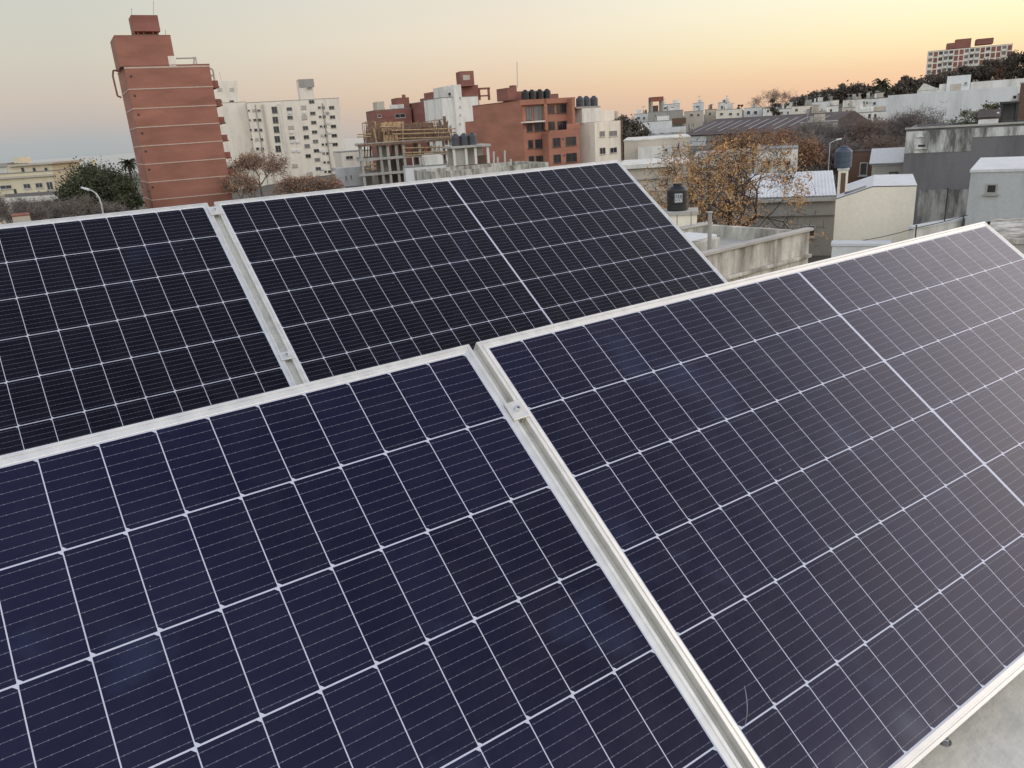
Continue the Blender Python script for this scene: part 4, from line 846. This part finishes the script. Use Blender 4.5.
# roof items on the dark grey building: hut, shelter, bushes
B2 = Bld('rooftop_hut', 'little white hut with dark pitched roof on top of the dark grey building', 'hut', 978.5, 119.5, 60, 998.5, None, 2, 'white', zbase=DG.zb + DG.h - .35, roof='darkroof')
q = MB(); hx = B2.w; q.quad([(-.1, -.15, B2.h + .14), (hx + .1, -.15, B2.h + .14), (hx + .1, 1, B2.h + .65), (-.1, 1, B2.h + .65)]); q.quad([(-.1, 2.1, B2.h + .14), (-.1, 1, B2.h + .65), (hx + .1, 1, B2.h + .65), (hx + .1, 2.1, B2.h + .14)]); q.build('pitched_roof', M['darkroof'], B2.root)
B2.win(983, 120.5, 987.2, 124.3, fr='white', gl='labelwhite', mull=False); B2.win(989.6, 119.8, 993.4, 123.4, fr='white', gl='labelwhite', mull=False); B2.boxpx('chimney', 'white', 996.5, 112, 999, 119, .3, .6)
S2 = Bld('metal_shelter', 'dark steel framed shelter with grey back panel, on the dark grey building at right', 'shelter', 1001, 104, 62, 1019, None, 2.2, 'metal', zbase=DG.zb + DG.h - .35, solid=False)
for x in (0.07, S2.w - .07): S2.box('post', 'dark', x - .09, x + .09, 0, .18, 0, S2.h); S2.box('post', 'dark', x - .09, x + .09, 2, 2.18, 0, S2.h)
S2.box('back_panel', 'grey', .1, S2.w - .1, 2.1, 2.15, .1, S2.h); S2.box('roof', 'dark', -.1, S2.w + .1, -.1, 2.3, S2.h + .001, S2.h + .14)
bz = lambda px, v: Vector((at(px, 125, v).x, at(px, 125, v).y, DG.zb + DG.h - .4))
clump_tree('green_bush', 'pale grey green bush on the roof edge, left of the rooftop hut', 966, 126, 62, 109, 1.15, 'bark', 'palegreen', 61, 14, 90, .10, .45, cat='bush', base=bz(966, 62), r0=.06)
clump_tree('green_bush', 'taller olive bush directly behind the rooftop hut', 987, 126, 63, 101.5, 1.3, 'bark', 'oliveleaf', 62, 14, 90, .10, .5, cat='bush', base=bz(987, 63), r0=.06)

# the long pale wall above
B = Bld('long_white_building', 'long bluish white windowless building on the slope, below the hilltop flats', 'building', 888, 95.5, 96, 1017, None, 12, 'bluewhite', parapet=.35, roof='roofwhite')
B.boxpx('gable', 'offwhite', 917, 90.5, 940, 95.4, 1, 6)
q = MB(); a = B.hit(917, 91, 'F', -1); c = B.hit(940, 91, 'F', -1); d_ = B.hit(924, 83.2, 'F', -1)
q.quad([(a[0], 1, a[2]), (c[0], 1, a[2]), (d_[0], 1, d_[2])]); q.quad([(c[0], 6, a[2]), (a[0], 6, a[2]), (d_[0], 6, d_[2])]); q.quad([(a[0], 1, a[2]), (d_[0], 1, d_[2]), (d_[0], 6, d_[2]), (a[0], 6, a[2])]); q.quad([(d_[0], 1, d_[2]), (c[0], 1, a[2]), (c[0], 6, a[2]), (d_[0], 6, d_[2])]); q.build('gable_roof', M['offwhite'], B.root)
B.boxpx('rooftop_room', 'bluewhite', 946.5, 75.5, 970, 95, 3, 8); B.boxpx('rooftop_room', 'offwhite', 939, 84, 946.3, 95, 3.2, 8); B.boxpx('upper_wall', 'offwhite', 970.2, 80, 1030, 94.5, 4, 9); B.boxpx('room_opening', 'beige', 950, 84, 961, 91, 2.95, 2.99); B.win(964, 82, 967.5, 84.5, off=-3)
B.win(1012.5, 95, 1017, 99.5, mull=False)
B = Bld('brown_edge_building', 'dark brown building sliver at the right edge above the white house', 'building', 1020.8, 84, 70, 1060, None, 6, 'rust')

# ------------------------------------------------------------------ hilltop flats
B = Bld('hilltop_apartments', 'wide red and white apartment block on top of the hill, upper right', 'apartment block', 928.5, 51.5, 435, 1012, 418, 16, 'creamgrey', roof='brick_dark')
B.boxpx('roof_storey', 'brick_dark', 955.5, 38.8, 971, 48, 1, 12); B.boxpx('roof_storey', 'brick_dark', 976.5, 38.3, 993.5, 44, 1, 12); B.boxpx('roof_storey', 'brick_dark', 947, 43, 955.4, 49, 1, 12)
zt = B.h
cols = ['shutter', 'brick_dark', 'glass', 'shutter', 'glass', 'brick_dark', 'brick_dark', 'shutter', 'glass', 'shutter', 'brick_dark', 'glass', 'brick_dark', 'brick_dark', 'shutter', 'brick_dark']
nc_ = len(cols)
for k in range(6):
    z = zt - .5 - k * 2.9
    for i_, mt in enumerate(cols):
        x0, x1 = (i_ + .12) * B.w / nc_, (i_ + .88) * B.w / nc_
        B.box('window_band', mt, x0, x1, -.06, -.002, z - (2.3 if mt == 'brick_dark' else 1.6), z)
    for i_ in (3, 4, 8, 9, 14): B.box('balcony', 'offwhite', (i_ + .05) * B.w / nc_, (i_ + .95) * B.w / nc_, -.9, -.07, z - 2.6, z - 1.5)

# ------------------------------------------------------------------ middle distance right of the cream block
B = Bld('long_beige_hall', 'long low beige building with flat edge roof, right of the cream apartment house', 'building', 624, 141.5, 76, 690, None, 10, 'beige', roof='offwhite')
B.win(655, 150, 668, 153, fr='beige', mull=False); B.boxpx('low_wing', 'offwhite', 638, 147, 672, 168, -1.5, -.01); B.win(664, 148.5, 668, 151.5, off=1.5, mull=False)
B = Bld('beige_roof_edge_house', 'plain beige house with thin pale roof slab, behind the right corner of the rear panel', 'house', 620, 168, 56, 690, None, 8, 'beige', roof='offwhite')
B.boxpx('side_block', 'beige', 648, 163.5, 700, 180, 2, 7); B.boxpx('fascia', 'offwhite', 619, 164, 672, 168, -.3, -.05); B.boxpx('wall_ledge', 'concrete', 620, 178, 690, 179.5, -.12, 0); B.boxpx('wall_ledge', 'concrete', 620, 190, 690, 191.2, -.12, 0)
B = Bld('pale_street_house', 'pale low house with long blank wall, right behind the orange tree crown', 'house', 694, 158, 60, 752, None, 8, 'offwhite', roof='concrete')
B.win(706, 172, 712, 179); B.win(726, 172, 732, 179); B.boxpx('ledge', 'concrete', 693.5, 166, 752.5, 167.2, -.15, 0)
B = Bld('cream_gable_shop', 'cream flat wall house seen through the upper right of the orange tree', 'house', 755, 151, 62, 798, None, 8, 'offwhite')
B.win(765, 160, 771, 166); B.win(785, 160, 791, 166)
B = Bld('shed_row_hall', 'long dark roofed market hall with pale skylight strips, above the orange tree', 'hall', 684, 135.5, 150, 815, 126, 14, 'midgrey', solid=False)
B.box('wall', 'midgrey', 0, B.w, 0, 14, 0, B.h - .1)
B.boxpx('end_gable', 'bluewhite', 684, 136.5, 706, 146, -.1, -.01); 
rz_, d0_, d1_ = B.h + 2.5, -.5, 9
q = MB(); q.quad([(-.5, d0_, B.h), (B.w + .5, d0_, B.h), (B.w + .5, d1_, rz_), (-.5, d1_, rz_)]); q.quad([(-.5, 15, B.h), (-.5, d1_, rz_), (B.w + .5, d1_, rz_), (B.w + .5, 15, B.h)]); q.quad([(-.5, d0_, B.h), (-.5, d1_, rz_), (-.5, 15, B.h)]); q.quad([(B.w + .5, d0_, B.h), (B.w + .5, 15, B.h), (B.w + .5, d1_, rz_)]); q.build('roof', M['darkroof'], B.root)
for k in range(13):
    x = 1.2 + k * (B.w - 2) / 13; f_ = lambda y: B.h + (y - d0_) / (d1_ - d0_) * 2.5 + .05
    q = MB(); q.quad([(x, 1 + k % 3, f_(1 + k % 3)), (x + .45, 1 + k % 3, f_(1 + k % 3)), (x + .45, 7.0, f_(7.0)), (x, 7.0, f_(7.0))]); q.build('skylight_strip', M['fadedtin'], B.root)
# white low houses on the slope and other far houses
def house(label, xl, y, v, xr, mat, dep=7, wins=(), name='hillside_house', roof='roofgrey', extra=()):
    B = Bld(name, label, 'house', xl, y, v, xr, None, dep, mat, 'houses scattered over the far slope', roof=roof)
    for r_ in wins: B.win(*r_, fr='midgrey', mull=False)
    for nm, mt, r_, d0, d1 in extra: B.boxpx(nm, mt, *r_, d0, d1)
    hr = random.Random(int(xl * 7 + y)); W0, H0 = B.w, B.h + .12
    x = hr.uniform(.15, .7) * W0; B.box('roof_room', hr.choice(['offwhite', 'beige', 'white', 'midgrey']), x, x + min(2.4, W0 * .3), 2.5, 5, H0, H0 + hr.uniform(.6, 1.5))
    x = hr.uniform(.05, .9) * W0; B.box('chimney', hr.choice(['offwhite', 'rust', 'midgrey']), x, x + .5, 1.5, 2.0, H0, H0 + hr.uniform(.7, 1.5))
    x = hr.uniform(.1, .9) * W0; q = MB(); hh = hr.uniform(1.2, 2.6); q.bar((x, 2, H0), (x, 2, H0 + hh), .05, .04, 4); q.bar((x - .6, 2, H0 + hh * .92), (x + .6, 2, H0 + hh * .92), .04, None, 4); q.bar((x - .4, 2, H0 + hh * .82), (x + .4, 2, H0 + hh * .82), .04, None, 4); q.build('antenna', M['metal'], B.root)
    B.box('wall_patch', hr.choice(['beige', 'midgrey', 'oldwall']), W0 * hr.uniform(.05, .3), W0 * hr.uniform(.45, .8), -.02, -.003, 0, B.h * hr.uniform(.45, .6))
    return B
house('low white house with two dark windows, left of the long white building', 838, 114.5, 150, 886, 'white', 9, ((868, 114, 871, 118), (874, 114, 876.5, 118), (845, 115.5, 846.8, 118), (852, 115.5, 853.8, 118)), extra=(('upper_wall', 'white', (853, 109, 871, 114.3), 2, 7), ('roof_box', 'beige', (871, 106.5, 886, 111), 3, 7), ('gable', 'offwhite', (855, 103, 863, 109), 3, 5)))
house('small white box house, left of the low white house with dark windows', 827, 106.5, 175, 838.5, 'white', 7, ((830, 109, 832, 112),))
house('tiny white wall house behind the bare trees, right of the low white one', 893, 123.5, 95, 905, 'offwhite', 6)
house('white house with flat roof under the hill palm', 869, 99, 190, 888, 'bluewhite', 8, ((873, 102, 876, 104.5),), roof='darkroof')
house('blue and white terraced house, right of the dark bush by the cream apartments', 640, 122.5, 165, 672, 'bluewhite', 8, ((644, 127, 646.5, 131), (652, 129, 655, 134), (660, 128, 664, 133)), extra=(('upper_wall', 'white', (657, 116, 669, 122.3), 1, 6), ('terrace_wall', 'bluewhite', (636, 128, 686, 133), -3, -2.8), ('annex', 'white', (674, 127, 686, 134), -2, 3)))
house('grey flat roofed house below the orange topped water tower', 648, 112.5, 230, 683, 'midgrey', 8, ((655, 115, 658, 118),), extra=(('front_wall', 'rust', (672, 118, 686, 124), -2, -1),))
house('pale house with big white front, right beside the orange topped water tower', 660, 105, 262, 680, 'white', 8, ((664, 107, 667, 109), (671, 107, 674, 109)))
house('light beige flat house on the skyline above the market hall', 684, 112, 240, 703, 'beige', 8, ((690, 114, 693, 116), (697, 114, 699.5, 116)))
house('pale skyline house with antennas, left of the bare round tree', 693, 103.5, 300, 704, 'bluewhite', 8, ((696, 106, 699, 108),))
house('brown flat house on the skyline over the hall roof', 705, 110, 245, 717, 'beige', 8, ((709, 112.5, 711, 115),), roof='terracotta')
house('white stepped house on the skyline, middle of the far row', 718, 103, 290, 730, 'offwhite', 8, ((721, 106, 723, 108.5),), extra=(('upper_wall', 'bluewhite', (722, 99.5, 728, 102.8), 2, 6),))
house('long cream house on the skyline row, left of the bluish one', 716, 110.5, 236, 742, 'creamgrey', 8, ((720, 113, 723, 115), (729, 113, 732, 115), (737, 113, 739, 115)))
house('bluish skyline house directly under the bare round tree', 744, 108.5, 240, 762, 'bluewhite', 8, ((747, 111, 750, 114), (754, 111, 757, 114)))
house('white house at the foot of the skyline evergreen', 763, 108.5, 232, 778, 'white', 8, ((767, 110, 769, 112), (772, 110, 774.5, 112)))
house('pale house on the far left end of the skyline row, left of the water tower', 634, 114.5, 240, 648, 'bluewhite', 7, ((637, 117, 640, 119), (643, 117, 645, 119)), extra=(('upper_wall', 'bluewhite', (637, 109.5, 641, 114.3), 2, 5),))
house('reddish roofed house near the dark trees over the market hall end', 806, 114.5, 150, 832, 'rust', 8, ((812, 117, 815, 120),), roof='terracotta')
house('grey house half hidden by bare trees, below the reddish roofed house', 800, 124, 120, 838, 'midgrey', 8, ((812, 129, 816, 133), (826, 129, 830, 133)))
house('grey fronted house between bare trees, above the tin roofed shed', 852, 131, 110, 893, 'midgrey', 8, ((858, 135, 862, 139), (876, 135, 880, 139)), roof='tin')
house('cream house with pale roof on the slope above the reddish roofed house', 790, 107, 230, 812, 'creamgrey', 8, ((795, 109, 798, 111),))
house('white slope house under the dark treeline, left of the palm', 843, 100.5, 215, 862, 'offwhite', 8, ((848, 103, 851, 105),))
house('greyish slope house below the hill trees, right of the skyline evergreen', 812, 102.5, 235, 830, 'bluewhite', 8, ((817, 105, 820, 107),))
for lab_, xl_, y_, v_, xr_, mt_ in (('cream house high on the slope, just left of the narrow pointed hill tree', 826, 101, 262, 839, 'creamgrey'), ('small white house high on the slope, right under the narrow pointed hill tree', 845, 100, 258, 857, 'white'), ('pale cube house on the slope, directly left of the hill palm', 860, 99.5, 225, 871, 'offwhite'), ('grey slope house halfway down, below the greyish treeline house', 800, 115, 190, 816, 'bluewhite'), ('beige slope house halfway down, left of the small white box house', 812, 112, 195, 827, 'beige'), ('white row house at the far end of the hall roof', 778, 109.5, 210, 792, 'white'), ('low cream house at the treeline foot, left end of the hill', 786, 107, 262, 799, 'creamgrey'), ('faded pink house low on the slope, above the white flat roof by the palm', 843, 108, 180, 855, 'beige')):
    house(lab_, xl_, y_, v_, xr_, mt_, 7, ((xl_ + 3, y_ + 2, xl_ + 5, y_ + 4.2), (xr_ - 5, y_ + 2, xr_ - 3, y_ + 4.2)))
# water tower with orange top
bp = base_at(656, 250, 110); t = thing('water_tower', 'orange topped water tower on legs rising above the skyline houses', 'water tower', bp)
P3 = lambda x, y: at(x, y, 250) - bp
a, c = P3(650, 101.8), P3(662.5, 97.6); w2 = (P3(662.5, 100) - P3(650, 100)).length / 2
rz = math.atan2(RT.y, RT.x); t.rotation_euler = (0, 0, rz)
b = MB(); b.box(-w2, w2, -w2, w2, a.z, c.z + .3); b.build('tank', M['terracotta'], t)
for sx in (-1, 1):
    for sy in (-1, 1): b = MB(); b.box(sx * w2 * .85 - .3, sx * w2 * .85 + .3, sy * w2 * .85 - .3, sy * w2 * .85 + .3, 0, a.z - .01); b.build('leg', M['midgrey'], t)
b = MB(); b.box(-w2 * .5, w2 * .3, -w2 * .3, w2 * .3, 0, a.z - 1.2); b.build('core', M['rust'], t)

# ------------------------------------------------------------------ hill and street trees
clump_tree('dark_bush_tree', 'dark brown green round tree right behind the cream apartment house', 628, 135, 138, 111, 4.2, 'bark', 'darkleaf', 71, 30, 170, .3, .45)
branch_tree('bare_tree', 'large round leafless tree on the skyline above the market hall', 774, 110, 215, 88.5, 6.0, 72, 4, 'twig', None, spread=.75, r0=.16, trunkfrac=.3, nsp=1500, lsp=.8)
clump_tree('evergreen_tree', 'small dark evergreen in front of the skyline bare tree', 774.5, 110, 205, 94, 1.7, 'bark', 'darkleaf', 73, 12, 100, .32, .5)
clump_tree('evergreen_tree', 'narrow dark conifer in the skyline row of houses', 726.5, 108, 255, 99.5, .9, 'bark', 'darkleaf', 74, 7, 70, .3, .5)
clump_tree('evergreen_tree', 'tiny dark round tree on the skyline, between stepped house and bare tree', 740.5, 106, 262, 100.5, 1.3, 'bark', 'darkleaf', 75, 8, 70, .3, .5)
hill = [(797, 98, 270, 4.4), (808, 94.5, 275, 4.8), (820, 91, 280, 5.2), (832, 88, 285, 5.2), (843, 80.5, 285, 2.2), (851, 84.5, 285, 5.4), (863, 83.5, 285, 5.0), (897, 85, 250, 3.6), (906, 77.5, 255, 3.8), (905, 73, 258, 2.2), (917, 79, 255, 4.4), (931, 74, 300, 5.0), (944, 72, 320, 4.6), (955, 65, 330, 4.8), (967, 67, 330, 4.6), (979, 64, 330, 4.8), (988, 58, 335, 5.0), (1000, 66, 330, 5.2), (1012, 58, 320, 5.2), (1022, 50, 315, 5.0), (1009, 50, 325, 4.4)]
hl = ['leftmost low dark tree of the hill treeline', 'second dark tree climbing the hill from the left end', 'third dark tree climbing the hill from the left end', 'broad dark tree just left of the tall pointed one on the hill', 'tall narrow dark tree sticking out of the hill treeline', 'broad dark tree just right of the tall pointed one on the hill', 'dark hill tree closest to the left side of the palm', 'dark tree just right of the hill palm', 'big dark tree above the left end of the long white building', 'pointed dark treetop above the left end of the long white building', 'dark tree behind the white gable on the slope', 'dark tree below the left corner of the hilltop flats', 'dark tree below the second bay of the hilltop flats', 'tall dark tree before the red middle bay of the hilltop flats', 'low dark tree in the centre before the hilltop flats', 'dark tree above the rooftop room, before the hilltop flats', 'tall round dark tree hiding the right half of the hilltop flats', 'broad low brownish tree under the right end of the hilltop flats', 'brown tree against the right end of the hilltop flats', 'high brown tree cut by the right edge beside the hilltop flats', 'thin crowned dark tree covering the right corner of the hilltop flats']
for i, (px, top, v, rx) in enumerate(hill):
    clump_tree('hill_tree', hl[i], px, 95, v, top, rx, 'bark', 'brownleaf' if i in (17,) else ('darkleaf' if i not in (18, 19, 20) else 'darkleaf'), 100 + i, 22, 95, .48, .5, 'dark trees along the hill', r0=.3)
palm_tree('palm with drooping fronds on the hill treeline', 880.5, 95, 240, 78.0, 3.6, 9, .35)
# brown and grey tree belt over the street
belt = [(742, 128, 75, 3.6, 'brownleaf', 'brown leaved tree behind the left top of the orange tree'), (768, 127, 80, 3.8, 'brownleaf', 'brown leaved tree behind the right top of the orange tree'), (790, 136, 66, 2.8, 'brownleaf', 'brown tree right beside the orange tree and left of the blue tank')]
for i, (px, top, v, rad, lf, lab) in enumerate(belt):
    branch_tree('brown_tree', lab, px, 150, v, top, rad, 130 + i, 4, 'greybark', lf, 3000, .12, .25, .7, 'brown trees behind the orange tree', 3, .18, .4)
bare = [(803, 121, 104, 3.6, 'bare grey tree in front of the reddish roofed house'), (820, 124, 98, 3.4, 'bare grey tree above the blue tank'), (838, 122, 94, 3.4, 'bare grey tree just right of and above the blue tank'), (856, 121, 92, 3.2, 'bare grey tree left under the low white house with dark windows'), (874, 119, 88, 3.0, 'bare brownish tree right under the low white house with dark windows'), (893, 116, 84, 3.0, 'bare tree left of the long white wall'), (913, 111, 76, 2.9, 'bare tree standing before the long white wall over the mouldy band'), (812, 136, 72, 3.0, 'lower bare grey tree left of the blue tank'), (832, 138, 70, 2.8, 'lower bare grey tree right behind the blue tank'), (858, 141, 70, 2.6, 'low bare rusty tree beside the blue tank'), (880, 139, 70, 2.6, 'low bare rusty tree above the dark reddish wall'), (788, 128, 88, 3.2, 'bare brownish tree just right of the brown leaved trees')]
for i, (px, top, v, rad, lab) in enumerate(bare):
    branch_tree('bare_tree', lab, px, 160, v, top, rad, 150 + i, 4, 'twig' if i in (4, 5, 9, 10, 11) else 'greytwig', 'rustleaf' if i in (9, 10) else None, 500, .08, .25, .75, 'bare trees over the street', 3, .12, .22, nsp=4200, lsp=.7)
# second lamp in the street
for px, y0, y1, v, lab in ((829, 143, 176, 60, 'thin street lamp beside the blue tank, left of it'), (907.5, 137, 165, 58, 'thin street lamp before the left end of the mouldy band')):
    g0 = base_at(px, v, 160); p1 = at(px, y0, v); t = thing('street_lamp', lab, 'street lamp', g0); h_ = p1.z - g0.z
    q = MB(); q.bar((0, 0, 0), (0, 0, h_), .045, .03, 6); q.bar((0, 0, h_), RT * .5 + Vector((0, 0, h_ + .2)), .025, .025, 6); q.build('pole', M['metal'], t)
    q = MB(); q.bar(RT * .45 + Vector((0, 0, h_ + .19)), RT * .85 + Vector((0, 0, h_ + .24)), .07, .05, 6); q.build('lamp_head', M['labelwhite'], t)

# overhead wires across the street behind the trees
for lab, ends, sg in (('upper overhead wire crossing behind the orange tree crown', ((688, 141, 90), (905, 133, 84)), .5), ('lower overhead wire crossing below the first, over the brown trees', ((688, 149, 90), (905, 141, 84)), .6), ('short service wire from the cream apartment house to the beige hall', ((622.5, 134, 120), (690, 143, 76)), .5)):
    p0, p1 = (at(*e) for e in ends); t = thing('overhead_wire', lab, 'wire', p0, 0, 'overhead wires in the street'); q = MB(); q.path([p - p0 for p in sag(p0, p1, sg)], .022, 4); q.build('strand', M['dark'], t)
